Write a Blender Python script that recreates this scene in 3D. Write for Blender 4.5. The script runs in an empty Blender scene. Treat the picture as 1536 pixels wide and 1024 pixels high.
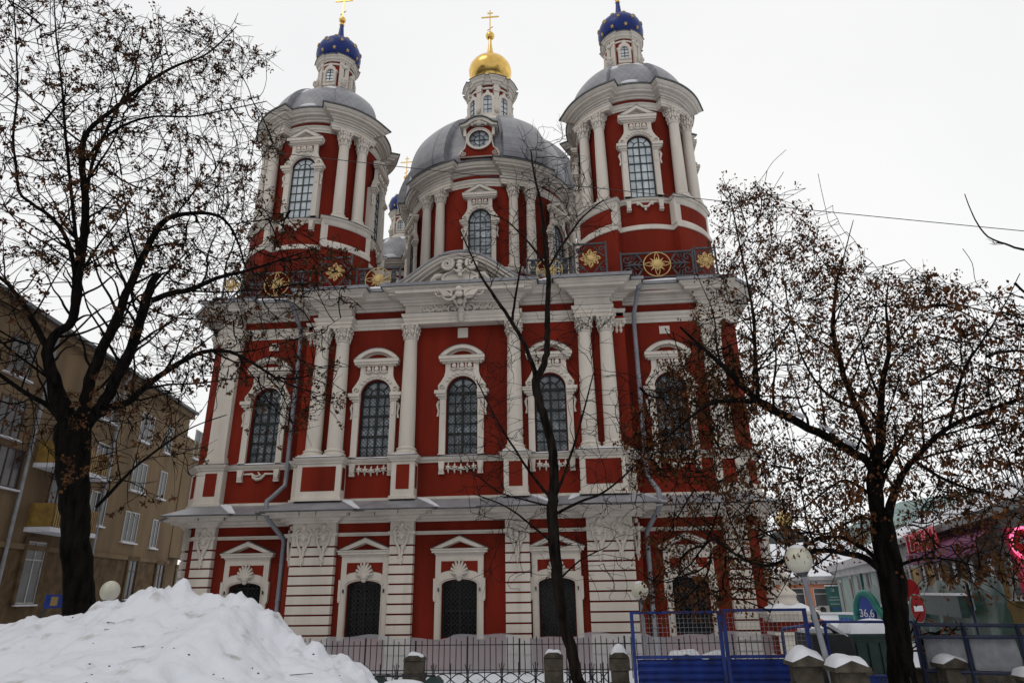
import bpy, math, random
import numpy as np
from mathutils import Vector, Matrix
from mathutils.geometry import tessellate_polygon
random.seed(7); rng = np.random.default_rng(7)
S = bpy.context.scene; COL = S.collection; PI = math.pi
# ------------------------------------------------------------------ camera
CAM = np.array([3.941, -23.995, 2.3]); F = 1000.0
MR = np.array([[0.9960499841627745, 0.08773487053870958, -0.013675581921531435],
               [0.04391832967122841, -0.35291949887677985, 0.9346223877223759],
               [-0.07717259467081528, 0.9315312232043228, 0.3553786302343348]])
cd = bpy.data.cameras.new('camera'); cam = bpy.data.objects.new('camera', cd); COL.objects.link(cam)
cd.sensor_width = 36; cd.sensor_fit = 'HORIZONTAL'; cd.lens = F / 1536 * 36; cd.clip_end = 2000; cd.clip_start = 0.1
r_, u_, f_ = MR
cam.matrix_world = Matrix(((r_[0], u_[0], -f_[0], CAM[0]), (r_[1], u_[1], -f_[1], CAM[1]), (r_[2], u_[2], -f_[2], CAM[2]), (0, 0, 0, 1)))
S.camera = cam
# survey helpers: a measured direction and a distance or plane give a world point
def ray(u, v): return MR.T @ np.array([(u - 768) / F, -(v - 512) / F, 1.0])
def at(u, v, D):
    r = ray(u, v); r = r / np.linalg.norm(r[:2]); return CAM + D * r
def aty(u, v, y):
    d = ray(u, v); return CAM + (y - CAM[1]) / d[1] * d
def hit(u, v, A, d):
    n = np.array([d[1], -d[0], 0]); r = ray(u, v); return CAM + (n @ (np.array(A) - CAM)) / (n @ r) * r
# ------------------------------------------------------------------ world, sun, exposure
SUN_EL, SUN_AZ = math.radians(48), math.radians(215)   # azimuth clockwise from +y
W = bpy.data.worlds.new('World'); S.world = W; W.use_nodes = True
nt = W.node_tree; nt.nodes.clear()
out = nt.nodes.new('ShaderNodeOutputWorld'); bg = nt.nodes.new('ShaderNodeBackground')
sky = nt.nodes.new('ShaderNodeTexSky'); sky.sky_type = 'NISHITA'; sky.sun_disc = False
sky.sun_elevation = SUN_EL; sky.sun_rotation = SUN_AZ
tc = nt.nodes.new('ShaderNodeTexCoord'); nz = nt.nodes.new('ShaderNodeTexNoise'); nz.inputs['Scale'].default_value = 1.3; nz.inputs['Detail'].default_value = 4
cr = nt.nodes.new('ShaderNodeValToRGB'); cr.color_ramp.elements[0].position = .3; cr.color_ramp.elements[1].position = .62
cr.color_ramp.elements[0].color = (.905, .905, .91, 1); cr.color_ramp.elements[1].color = (1.0, .995, .985, 1)
sc_ = nt.nodes.new('ShaderNodeVectorMath'); sc_.operation = 'SCALE'; sc_.inputs['Scale'].default_value = 9.6
mx = nt.nodes.new('ShaderNodeMix'); mx.data_type = 'RGBA'; mx.inputs['Factor'].default_value = .93
nt.links.new(tc.outputs['Generated'], nz.inputs['Vector']); nt.links.new(nz.outputs['Fac'], cr.inputs['Fac'])
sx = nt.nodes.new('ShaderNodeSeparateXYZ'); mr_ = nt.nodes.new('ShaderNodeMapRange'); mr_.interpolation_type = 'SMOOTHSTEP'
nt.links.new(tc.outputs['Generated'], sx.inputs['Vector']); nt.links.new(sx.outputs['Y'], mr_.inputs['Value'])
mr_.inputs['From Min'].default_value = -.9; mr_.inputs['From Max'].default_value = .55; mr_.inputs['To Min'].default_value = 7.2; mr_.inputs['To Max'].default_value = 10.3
nt.links.new(mr_.outputs['Result'], sc_.inputs['Scale'])      # added gradient: unseen sky behind the camera dimmed to darken the facade
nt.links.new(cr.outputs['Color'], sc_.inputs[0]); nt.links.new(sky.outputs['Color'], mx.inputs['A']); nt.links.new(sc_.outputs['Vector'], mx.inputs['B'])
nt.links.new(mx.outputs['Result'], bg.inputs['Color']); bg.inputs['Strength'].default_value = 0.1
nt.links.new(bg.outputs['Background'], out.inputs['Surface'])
sl = bpy.data.lights.new('sun', 'SUN'); sl.energy = 0.5; sl.angle = math.radians(25); sl.color = (1, .96, .9)
so = bpy.data.objects.new('sun', sl); COL.objects.link(so)
sd = Vector((math.sin(SUN_AZ) * math.cos(SUN_EL), math.cos(SUN_AZ) * math.cos(SUN_EL), math.sin(SUN_EL)))
so.rotation_euler = sd.to_track_quat('Z', 'Y').to_euler(); so.location = (0, -10, 40)
S.view_settings.view_transform = 'Standard'; S.view_settings.look = 'None'; S.view_settings.exposure = 0.0; S.view_settings.gamma = 1
S.render.engine = 'CYCLES'; S.cycles.max_bounces = 6

# ------------------------------------------------------------------ materials
def mat(name, col, rough=.7, vary=.12, scale=3.0, bump=0.0, bscale=30.0, metal=0.0, streak=False, spec=None, col2=None, emit=None, lo=.35, hi=.65):
    m = bpy.data.materials.new(name); m.use_nodes = True; n = m.node_tree; b = n.nodes['Principled BSDF']
    b.inputs['Roughness'].default_value = rough; b.inputs['Metallic'].default_value = metal
    if spec is not None: b.inputs['Specular IOR Level'].default_value = spec
    tcn = n.nodes.new('ShaderNodeTexCoord'); src = tcn.outputs['Object']
    if streak:
        mp = n.nodes.new('ShaderNodeMapping'); mp.inputs['Scale'].default_value = (1, 1, .18); n.links.new(src, mp.inputs['Vector']); src = mp.outputs['Vector']
    no = n.nodes.new('ShaderNodeTexNoise'); no.inputs['Scale'].default_value = scale; no.inputs['Detail'].default_value = 6; n.links.new(src, no.inputs['Vector'])
    rp = n.nodes.new('ShaderNodeValToRGB'); e = rp.color_ramp.elements
    c2 = col2 or tuple(c * (1 - 2 * vary) for c in col)
    e[0].color = (*c2, 1); e[1].color = (*[min(1, c * (1 + vary * .5)) for c in col], 1); e[0].position = lo; e[1].position = hi
    n.links.new(no.outputs['Fac'], rp.inputs['Fac']); n.links.new(rp.outputs['Color'], b.inputs['Base Color'])
    if bump:
        n2 = n.nodes.new('ShaderNodeTexNoise'); n2.inputs['Scale'].default_value = bscale; n2.inputs['Detail'].default_value = 5; n.links.new(tcn.outputs['Object'], n2.inputs['Vector'])
        bp = n.nodes.new('ShaderNodeBump'); bp.inputs['Strength'].default_value = bump; bp.inputs['Distance'].default_value = .03
        n.links.new(n2.outputs['Fac'], bp.inputs['Height']); n.links.new(bp.outputs['Normal'], b.inputs['Normal'])
    if emit:
        b.inputs['Emission Color'].default_value = (*emit[0], 1); b.inputs['Emission Strength'].default_value = emit[1]
    return m
WHITE = mat('white_plaster', (.61, .56, .495), .85, .07, 1.3, .12, 14, streak=True, spec=.2)
RED = mat('red_plaster', (.188, .0185, .0085), .9, .17, .9, .15, 18, streak=True, spec=.15)
METAL = mat('grey_roof_sheet', (.215, .215, .235), .42, .1, 2.2, .08, 6, spec=.5)
EDGE = mat('dark_roof_edge', (.085, .088, .09), .5, .2, 4)
GOLD = mat('gilding', (.86, .56, .16), .24, .08, 3, .05, 6, metal=1.0)
GOLDP = mat('gold_paint', (.58, .40, .15), .45, .12, 6, spec=.5)
BLUE = mat('blue_dome_paint', (.0035, .022, .165), .36, .12, 3, spec=.3)
FRAME = mat('dark_window_frame', (.018, .022, .022), .6, .2, 5)
IRON = mat('grey_wrought_iron', (.055, .062, .07), .6, .2, 8)
BLACKIRON = mat('black_iron', (.012, .012, .014), .6, .3, 8)
def layer(m, kind, col, fac, scale, lo, hi, world=True):
    n = m.node_tree; b = n.nodes['Principled BSDF']; old = b.inputs['Base Color'].links[0].from_socket
    ge = n.nodes.new('ShaderNodeNewGeometry'); mp = n.nodes.new('ShaderNodeMapping'); mp.inputs['Scale'].default_value = scale
    n.links.new(ge.outputs['Position'], mp.inputs['Vector'])
    if kind == 'cells':
        sn_ = n.nodes.new('ShaderNodeVectorMath'); sn_.operation = 'FLOOR'; n.links.new(mp.outputs['Vector'], sn_.inputs[0])
        no = n.nodes.new('ShaderNodeTexWhiteNoise'); no.noise_dimensions = '3D'; n.links.new(sn_.outputs['Vector'], no.inputs['Vector']); v = no.outputs['Value']
    else:
        no = n.nodes.new('ShaderNodeTexNoise'); no.inputs['Scale'].default_value = 1; no.inputs['Detail'].default_value = 7; no.inputs['Roughness'].default_value = .62; n.links.new(mp.outputs['Vector'], no.inputs['Vector']); v = no.outputs['Fac']
    mr = n.nodes.new('ShaderNodeMapRange'); mr.inputs['From Min'].default_value = lo; mr.inputs['From Max'].default_value = hi; mr.inputs['To Max'].default_value = fac; n.links.new(v, mr.inputs['Value'])
    x = n.nodes.new('ShaderNodeMix'); x.data_type = 'RGBA'; n.links.new(mr.outputs['Result'], x.inputs['Factor']); n.links.new(old, x.inputs['A']); x.inputs['B'].default_value = (*col, 1); n.links.new(x.outputs['Result'], b.inputs['Base Color'])
layer(RED, 'noise', (.23, .038, .02), .30, (.45, .45, .35), .52, .75)          # faded, chalky patches
layer(RED, 'noise', (.07, .012, .008), .45, (3.2, 3.2, .28), .56, .78)        # runoff streaks
layer(WHITE, 'noise', (.36, .32, .27), .45, (4.0, 4.0, .45), .54, .78)        # sooty runs
layer(WHITE, 'noise', (.44, .38, .31), .35, (.8, .8, .6), .55, .75)
layer(METAL, 'noise', (.33, .33, .35), .5, (.9, .9, .9), .45, .7)
PANEU = mat('sky_tinted_curtained_glass', (.40, .45, .49), .12, .3, 1.7, spec=.6, col2=(.20, .23, .255))  # pale base colour holds the reflected sky as well as the curtains
PANET = mat('daylight_tinted_tower_glass', (.56, .62, .65), .15, .1, 1.3, spec=.5)  # daylight coming through the tower is put into the base colour
layer(PANEU, 'cells', (.10, .115, .13), .75, (3.45, .4, 2.55), .25, 1.0); layer(PANET, 'cells', (.34, .39, .42), .8, (3.8, .4, 2.4), .3, 1.0)  # uneven reflections from pane to pane, put into the colour
PANEL = mat('dark_window_glass', (.012, .013, .014), .12, .3, 3, spec=.25)
SNOW = mat('snow', (.70, .715, .76), .75, .05, 2.5, .35, 7, spec=.25)
SNOWD = mat('trodden_snow', (.66, .68, .73), .8, .1, 6, .6, 5, spec=.2, col2=(.40, .40, .42), lo=.22, hi=.42)
STONE = mat('rough_brown_stone', (.085, .072, .055), .9, .3, 5, .8, 12, spec=.2)
BARK = mat('dark_bark', (.0095, .0078, .0066), .95, .4, 14, 1.0, 40, spec=.08, streak=True)
BARKC = mat('brown_bark', (.019, .0145, .012), .95, .4, 14, .9, 40, spec=.08, streak=True)
LEAF = mat('dry_brown_leaves', (.095, .044, .019), .9, .35, 4, spec=.1, col2=(.035, .017, .009))
LEAFR = mat('dry_rusty_leaves', (.102, .039, .013), .9, .35, 3, spec=.1, col2=(.045, .02, .009))
BFENCE = mat('blue_fence_paint', (.008, .03, .20), .5, .25, 5, spec=.4, bump=.3, bscale=12)
layer(BFENCE, 'noise', (.06, .045, .05), .55, (5, 5, 2), .6, .75)
DBLUE = mat('dark_blue_paint', (.008, .016, .05), .55, .2, 5)
GALV = mat('grey_painted_steel', (.26, .27, .29), .5, .12, 3)
PIPE = mat('grey_drainpipe', (.21, .22, .25), .45, .12, 2)
GLOBE = mat('cream_glass_globe', (.56, .54, .44), .35, .06, 4, spec=.4)
GREEND = mat('dark_green_steel', (.012, .04, .036), .6, .25, 4)
OCHRE = mat('ochre_plaster', (.205, .148, .088), .9, .16, .8, .2, 9, streak=True, spec=.15)
layer(OCHRE, 'noise', (.10, .07, .04), .5, (.8, .8, .12), .5, .75)
OCHRED = mat('ochre_brickwork', (.13, .088, .048), .9, .2, 2, .3, 9, spec=.15)
BALC = mat('yellow_balcony_sheet', (.30, .185, .04), .6, .2, 3)
WFRAME = mat('white_window_frame', (.46, .46, .45), .6, .1, 3)
BFRAME = mat('brown_window_frame', (.05, .022, .015), .6, .1, 3)
GLASSB = mat('house_window_glass', (.06, .065, .07), .2, .5, .6, spec=.3, col2=(.02, .02, .022))
ORANGE = mat('orange_plaster', (.50, .20, .115), .9, .1, .6, spec=.15)
MINT = mat('pale_green_plaster', (.24, .30, .275), .9, .1, .6, spec=.15)
MINTR = mat('pale_green_roof', (.21, .29, .275), .7, .12, .5)
YELL = mat('yellow_plaster', (.40, .285, .12), .9, .12, .8, spec=.15)
GREYW = mat('pale_grey_plaster', (.36, .35, .35), .9, .1, .6, spec=.15)
TEAL = mat('teal_board', (.012, .095, .085), .5, .15, 2)
TEALP = mat('bright_teal_paint', (.015, .20, .165), .5, .12, 2)
PBLUE = mat('blue_board', (.012, .05, .30), .5, .1, 2)
LETTER = mat('white_lettering', (.7, .72, .75), .5, .03, 2)
LETTERG = mat('grey_lettering', (.17, .24, .24), .5, .05, 2)
SIGNR = mat('red_sign_paint', (.26, .005, .008), .6, .12, 4, spec=.12)
SIGNB = mat('faded_red_sign', (.17, .05, .045), .6, .15, 4)
PINKB = mat('crimson_board', (.36, .012, .05), .5, .1, 2)
NEON = mat('pink_neon_tube', (.9, .2, .35), .4, .02, 2, emit=((1.0, .10, .26), 1.6))
NEONR = mat('red_neon_tube', (.38, .03, .05), .5, .02, 2, emit=((.8, .02, .05), .10))
PURPLE = mat('purple_awning', (.075, .035, .16), .8, .1, 3)
PINKA = mat('crimson_awning', (.27, .015, .055), .8, .1, 3)
BRICKB = mat('brown_chimney', (.10, .05, .03), .9, .2, 3)
BLACKC = mat('black_tarpaulin', (.016, .017, .019), .55, .3, 3, .4, 5)
ORNG = mat('orange_plastic', (.5, .13, .012), .5, .1, 3)
CLOTH = mat('white_woven_cloth', (.27, .28, .30), .85, .1, 9, .3, 60)
def film(name, col, alpha):
    m = bpy.data.materials.new(name); m.use_nodes = True; n = m.node_tree; b = n.nodes['Principled BSDF']; o = n.nodes['Material Output']
    no = n.nodes.new('ShaderNodeTexNoise'); no.inputs['Scale'].default_value = 2.0
    tcn = n.nodes.new('ShaderNodeTexCoord'); n.links.new(tcn.outputs['Object'], no.inputs['Vector'])
    mr = n.nodes.new('ShaderNodeMapRange'); mr.inputs['To Min'].default_value = alpha - .07; mr.inputs['To Max'].default_value = alpha + .07
    n.links.new(no.outputs['Fac'], mr.inputs['Value'])
    b.inputs['Base Color'].default_value = (*col, 1); b.inputs['Roughness'].default_value = .45
    t = n.nodes.new('ShaderNodeBsdfTransparent'); x = n.nodes.new('ShaderNodeMixShader')
    n.links.new(mr.outputs['Result'], x.inputs['Fac']); n.links.new(t.outputs['BSDF'], x.inputs[1]); n.links.new(b.outputs['BSDF'], x.inputs[2]); n.links.new(x.outputs['Shader'], o.inputs['Surface'])
    return m
FILM = film('milky_plastic_film', (.50, .50, .53), .52)
NET = film('green_debris_net', (.012, .062, .052), .86)
# tiled dome roof: diamond seams laid out in the roof's own uv
def roof_tiles(name, diamond=True):
    m = mat(name, (.24, .24, .262), .38, .1, 2.0, spec=.5); n = m.node_tree; b = n.nodes['Principled BSDF']
    uv = n.nodes.new('ShaderNodeUVMap'); sp = n.nodes.new('ShaderNodeSeparateXYZ'); n.links.new(uv.outputs['UV'], sp.inputs['Vector'])
    def math_(op, a, bb):
        q = n.nodes.new('ShaderNodeMath'); q.operation = op
        for i, x in enumerate((a, bb)):
            if x is None: continue
            if isinstance(x, (int, float)): q.inputs[i].default_value = x
            else: n.links.new(x, q.inputs[i])
        return q.outputs[0]
    def seam(x): return math_('LESS_THAN', math_('ABSOLUTE', math_('SUBTRACT', math_('FRACT', x, None), .5), None), .035)
    u, v = sp.outputs['X'], sp.outputs['Y']
    if diamond: s = math_('MAXIMUM', seam(math_('ADD', u, v)), seam(math_('SUBTRACT', u, v)))
    else: s = math_('MAXIMUM', seam(v), seam(math_('MULTIPLY', u, .35)))
    old = b.inputs['Base Color'].links[0].from_socket
    mxx = n.nodes.new('ShaderNodeMix'); mxx.data_type = 'RGBA'; n.links.new(math_('MULTIPLY', s, .55), mxx.inputs['Factor'])
    n.links.new(old, mxx.inputs['A']); mxx.inputs['B'].default_value = (.07, .07, .08, 1); n.links.new(mxx.outputs['Result'], b.inputs['Base Color'])
    return m
TILE_D = roof_tiles('diamond_roof_tiles'); TILE_S = roof_tiles('coursed_roof_sheet', False)

# ------------------------------------------------------------------ mesh builder
class MB:
    def __init__(s): s.v = []; s.f = []; s.m = []; s.sm = []; s.uv = {}; s.mi = 0; s.smooth = False; s.T = None
    def add(s, vs, fs, mi=None, smooth=None, uvs=None):
        o = len(s.v)
        for p in vs:
            if s.T is not None: p = s.T @ Vector(p)
            s.v.append((float(p[0]), float(p[1]), float(p[2])))
        for k, f in enumerate(fs):
            if uvs: s.uv[len(s.f)] = uvs[k]
            s.f.append([o + i for i in f]); s.m.append(s.mi if mi is None else mi); s.sm.append(s.smooth if smooth is None else smooth)
        return s
    def box(s, x0, x1, y0, y1, z0, z1, mi=None):
        return s.add([(x0, y0, z0), (x1, y0, z0), (x1, y1, z0), (x0, y1, z0), (x0, y0, z1), (x1, y0, z1), (x1, y1, z1), (x0, y1, z1)],
              [(0, 3, 2, 1), (4, 5, 6, 7), (0, 1, 5, 4), (1, 2, 6, 5), (2, 3, 7, 6), (3, 0, 4, 7)], mi)
    def prism(s, poly, y0, y1, mi=None, holes=(), back=False, smooth=False):
        """poly: (x,z) outline, extruded from y0 (front) to y1"""
        loops = [list(poly)] + [list(h) for h in holes]
        flat = [p for l in loops for p in l]
        tris = tessellate_polygon([[Vector((p[0], p[1], 0)) for p in l] for l in loops])
        fs = []
        for t in tris:
            a, b, c = (flat[i] for i in t)
            ar = (b[0]-a[0])*(c[1]-a[1])-(c[0]-a[0])*(b[1]-a[1])
            fs.append(tuple(t) if ar > 0 else tuple(reversed(t)))
        s.add([(p[0], y0, p[1]) for p in flat], fs, mi, False)
        if back: s.add([(p[0], y1, p[1]) for p in flat], [tuple(reversed(f)) for f in fs], mi, False)
        for l in loops:
            n = len(l)
            s.add([(p[0], y0, p[1]) for p in l] + [(p[0], y1, p[1]) for p in l], [(i, (i+1) % n, n+(i+1) % n, n+i) for i in range(n)], mi, smooth)
        return s
    def sweep(s, poly, prof, closed=False, mi=None, smooth=False, cap=False):
        """poly: plan (x,y), outward on the right of travel; prof: (out,z) upward; mi may be a function(edge, seg)"""
        n = len(poly); P = [Vector((p[0], p[1])) for p in poly]; ne = n if closed else n - 1
        nor = []
        for i in range(ne):
            d = (P[(i+1) % n] - P[i]); d.normalize(); nor.append(Vector((d.y, -d.x)))
        mit = []
        for i in range(n):
            if closed: a, b = nor[i-1], nor[i]
            else: a, b = nor[max(i-1, 0)], nor[min(i, ne-1)]
            mit.append((a + b) / max(.25, 1 + a.dot(b)))
        k = len(prof); vs = []
        for i in range(n):
            for o, z in prof: vs.append((P[i].x + mit[i].x*o, P[i].y + mit[i].y*o, z))
        for i in range(ne):
            i2 = (i+1) % n
            for j in range(k-1):
                q = mi(i, j) if callable(mi) else mi
                if q == -1: continue
                s.f.append([len(s.v)+i*k+j, len(s.v)+i2*k+j, len(s.v)+i2*k+j+1, len(s.v)+i*k+j+1]); s.m.append(s.mi if q is None else q); s.sm.append(smooth)
        for p in vs:
            if s.T is not None: p = s.T @ Vector(p)
            s.v.append((float(p[0]), float(p[1]), float(p[2])))
        return s
    def lathe(s, prof, n=24, c=(0, 0), mi=None, smooth=True, a0=0, a1=2*PI):
        full = abs(a1-a0-2*PI) < 1e-6; m = n if full else n+1; k = len(prof)
        vs = [(c[0]+r*math.sin(a0+(a1-a0)*i/n), c[1]-r*math.cos(a0+(a1-a0)*i/n), z) for i in range(m) for r, z in prof]
        fs = [(i*k+j, ((i+1) % m)*k+j, ((i+1) % m)*k+j+1, i*k+j+1) for i in range(n) for j in range(k-1)]
        return s.add(vs, fs, mi, smooth)
    def tube(s, pts, r, n=6, mi=None, cap=True, smooth=True):
        pts = [Vector(p) for p in pts]; rs = r if hasattr(r, '__len__') else [r]*len(pts); vs = []; up = None
        for i, p in enumerate(pts):
            d = (pts[min(i+1, len(pts)-1)] - pts[max(i-1, 0)])
            if d.length < 1e-9: d = Vector((0, 0, 1))
            d.normalize()
            if up is None: up = Vector((0, 0, 1)) if abs(d.z) < .9 else Vector((1, 0, 0))
            a = d.cross(up)
            if a.length < 1e-6: a = d.orthogonal()
            a.normalize(); b = a.cross(d); up = b
            for k in range(n):
                t = 2*PI*k/n; vs.append(p + (a*math.cos(t) + b*math.sin(t))*rs[i])
        fs = [(i*n+k, i*n+(k+1) % n, (i+1)*n+(k+1) % n, (i+1)*n+k) for i in range(len(pts)-1) for k in range(n)]
        if cap: fs += [tuple(range(n)), tuple(reversed(range((len(pts)-1)*n, len(pts)*n)))]
        return s.add(vs, fs, mi, smooth)
    def blob(s, c, r, n=8, mi=None, ax=None):
        c = Vector(c); m = max(4, n//2+1); vs = []
        R = Matrix.Identity(3) if ax is None else ax
        for j in range(m+1):
            t = PI*j/m
            for i in range(n):
                a = 2*PI*i/n; vs.append(c + R @ Vector((r[0]*math.sin(t)*math.cos(a), r[1]*math.sin(t)*math.sin(a), r[2]*math.cos(t))))
        return s.add(vs, [(j*n+i, (j+1)*n+i, (j+1)*n+(i+1) % n, j*n+(i+1) % n) for j in range(m) for i in range(n)], mi, True)
    def spiral(s, c, r0, turns, rad, y, sgn=1, start=0, n=14, mi=None):
        pts = []
        N = int(n*turns)
        for i in range(N+1):
            t = i/N; a = start + sgn*t*turns*2*PI; r = r0*(1-t*.9)
            pts.append((c[0]+r*math.cos(a), y, c[1]+r*math.sin(a)))
        return s.tube(pts, [rad*(1-.4*i/N) for i in range(N+1)], 5, mi)
def link(name, mb, mats, parent=None, loc=None):
    me = bpy.data.meshes.new(name); me.from_pydata(mb.v, [], mb.f); 
    for m in (mats if isinstance(mats, (list, tuple)) else [mats]): me.materials.append(m)
    me.polygons.foreach_set('material_index', mb.m); me.polygons.foreach_set('use_smooth', mb.sm)
    if mb.uv:
        uvl = me.uv_layers.new(name='UVMap')
        for fi, us in mb.uv.items():
            p = me.polygons[fi]
            for k, li in enumerate(p.loop_indices): uvl.data[li].uv = us[k]
    me.update(); o = bpy.data.objects.new(name, me); COL.objects.link(o)
    if parent: o.parent = parent
    if loc is not None: o.location = loc
    return o
def tag(o, label=None, cat=None, group=None, kind=None):
    if label: o['label'] = label
    if cat: o['category'] = cat
    if group: o['group'] = group
    if kind: o['kind'] = kind
    return o
def thing(name, loc, label, cat, group=None, rz=0):
    o = bpy.data.objects.new(name, None); COL.objects.link(o); o.location = loc; o.rotation_euler = (0, 0, rz); o.empty_display_size = .3
    return tag(o, label, cat, group)
def copy_tree(o, parent=None, keep=None):
    c = o.copy(); COL.objects.link(c)
    if parent: c.parent = parent
    for ch in list(o.children): copy_tree(ch, c)
    return c
def place(o, parent, loc=(0, 0, 0), rz=0):
    o.parent = parent; o.location = loc; o.rotation_euler = (0, 0, rz); return o
def mir(h): return [(-x, y) for x, y in reversed(h)] + [p for p in h if p[0] > 0]
def arch(hw, z0, zs, rise, n=16, inset=0):
    """opening outline: sill z0, springing zs, elliptical rise"""
    h = hw-inset; pts = [(-h, z0+inset), (h, z0+inset)]
    return pts + [(h*math.cos(PI*i/n), zs+(rise-inset)*math.sin(PI*i/n)) for i in range(n+1)]

# ------------------------------------------------------------------ ground
def fbm(x, y, seed=0):
    v = 0
    for k, (fx, fy, a) in enumerate([(.31, .27, 1), (.73, .61, .5), (1.7, 1.9, .25), (3.9, 3.3, .13)]):
        v += a*math.sin(fx*x+1.3*k+seed)*math.cos(fy*y+2.1*k+seed*1.7)
    return v
g = MB(); nx, ny = 90, 90
xs = [-300+0*i for i in range(0)]
def ax(lo, hi, n, dense_lo, dense_hi):
    a = [lo, lo*.6, lo*.3] + list(np.linspace(dense_lo, dense_hi, n)) + [hi*.3, hi*.6, hi]
    return a
gx = ax(-700, 700, 110, -24, 26); gy = [-700, -300, -120] + list(np.linspace(-32, 0, 90)) + [6, 20, 60, 200, 700]
def gz(x, y):
    near = 1 if -24 < x < 26 and -32 < y < 0 else 0
    z = .05*fbm(x*1.5, y*1.5) * near
    if near:
        z += .42*math.exp(-((y+5.2)/1.1)**2) * (.75+.25*math.sin(x*2.3)+.15*math.sin(x*5.1))      # snow thrown against the fence foot
        z += .55*math.exp(-((x-1.9)/1.5)**2-((y+6.6)/1.0)**2) + .4*math.exp(-((x+1.0)/1.6)**2-((y+6.9)/.9)**2)
        z += .98*math.exp(-(abs(x-9.3)/1.35)**4-((y+13.1)/.75)**2) + .8*math.exp(-((x-5.4)/.8)**2-((y+8.2)/.6)**2)
        z += .35*math.exp(-((x-3.9)/1.0)**2-((y+10.9)/.6)**2)
    return z
g.add([(x, y, gz(x, y)) for y in gy for x in gx], [(j*len(gx)+i, j*len(gx)+i+1, (j+1)*len(gx)+i+1, (j+1)*len(gx)+i) for j in range(len(gy)-1) for i in range(len(gx)-1)], 0, True)
tag(link('ground', g, SNOWD), kind='structure')

# ================================================================== CHURCH
church = thing('church', (0, 0, 0), 'red and white baroque church with blue starred corner domes and golden centre dome', 'church')
YB, YS = .22, .75                    # wall planes: centre bays, side bays
LX = [0, -3.35, 3.35, -7.9, 7.9]     # window axes
def yw(x): return YB if abs(x) < 6 else YS
LOW = dict(hw=.6, z0=1.0, zs=2.66, rise=.17); UP = dict(hw=.585, z0=7.2, zs=9.58, rise=.6)
wl = MB()
for x0, x1, y in [(-6.3, 6.3, YB), (-10.15, -6.3, YS), (6.3, 10.15, YS)]:
    holes = []
    for cx in LX:
        if x0 < cx < x1:
            for d in (LOW, UP): holes.append([(cx+p[0], p[1]) for p in arch(d['hw'], d['z0'], d['zs'], d['rise'])])
    wl.prism([(x0, 0), (x1, 0), (x1, 13.4), (x0, 13.4)], y, y+.32, 0, holes)
side = [(10.15, YS), (10.8, 1.42), (10.8, 20)]
wl.sweep(side, [(0, 0), (0, 13.4)]); wl.sweep([(-x, y) for x, y in reversed(side)], [(0, 0), (0, 13.4)])
wl.add([(-10.8, 20, 0), (10.8, 20, 0), (10.8, 20, 13.4), (-10.8, 20, 13.4)], [(0, 3, 2, 1)])
link('wall', wl, RED, church)
# --- lower storey: rusticated pilasters
bands = [1.14+.32*i for i in range(9)]
def rustic(name, x0, x1, yf, yb, pts=None):
    m = MB()
    m.box(x0+.02, x1-.02, yf+.06, yb, 0, 4.84, 1)
    for b in [.82, .5] + bands: m.box(x0, x1, yf, yb+.001, b+.0, b+.262, 0)
    m.box(x0, x1, yf, yb+.001, .0, .46, 0)
    m.box(x0, x1, yf, yb+.001, 4.02, 4.80, 0)
    m.box(x0-.06, x1+.06, yf-.04, yb+.002, 4.36, 4.47, 0)
    n = 2 if x1-x0 > 1.2 else 1
    for k in range(n):      # hanging rocaille ornament at the head of the pilaster
        cx = (x0+x1)/2 if n == 1 else x0+(x1-x0)*(.27+.46*k)
        w = min(.26, (x1-x0)*.36)
        m.spiral((cx-w*.55, 4.42), w*.62, 1.4, .045, yf-.04, 1, PI/2); m.spiral((cx+w*.55, 4.42), w*.62, 1.4, .045, yf-.04, -1, PI/2)
        m.blob((cx, yf-.03, 4.68), (.09, .07, .10)); m.blob((cx, yf-.02, 4.32), (.11, .06, .16))
        m.tube([(cx-w, yf-.02, 4.6), (cx-w*.8, yf-.05, 4.15), (cx-.05, yf-.05, 3.85), (cx, yf-.03, 3.35)], [.035, .05, .05, .015], 5)
        m.tube([(cx+w, yf-.02, 4.6), (cx+w*.8, yf-.05, 4.15), (cx+.05, yf-.05, 3.85), (cx, yf-.03, 3.35)], [.035, .05, .05, .015], 5)
        for i in range(5): m.blob((cx+.05*(-1)**i, yf-.03, 3.95-.11*i), (.075-.01*i, .05, .075))
    return link(name, m, [WHITE, RED], church)
for x0, x1, yf, yb in [(1.62, 2.46, -.06, YB), (4.44, 6.02, -.06, YB), (6.02, 6.3, .24, YS), (9.22, 9.98, .5, YS)]:
    rustic('rusticated_pilaster', x0, x1, yf, yb); rustic('rusticated_pilaster', -x1, -x0, yf, yb)
for sgn in (1, -1):   # strip on the chamfered corner
    m = MB(); d = Vector((.65, .67, 0)).normalized(); nrm = Vector((d.y, -d.x, 0))
    for b in [.5, .82]+bands+[4.04]:
        h = .262 if b < 4 else .76
        q = [Vector((10.48, 1.09, b)), Vector((10.8, 1.42, b))]
        vs = []
        for p in q:
            for o in (0, .13):
                for z in (0, h): vs.append(((p.x+nrm.x*o)*sgn, p.y+nrm.y*o, p.z+z))
        m.add(vs, [(2, 3, 7, 6), (0, 1, 3, 2), (4, 6, 7, 5), (1, 5, 7, 3), (0, 2, 6, 4)], 0)
    m.box(sgn*10.8-.1, sgn*10.8+.1, 1.42, 2.4, .5, 4.8, 0)
    link('corner_pilaster', m, [WHITE, RED], church)
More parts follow.
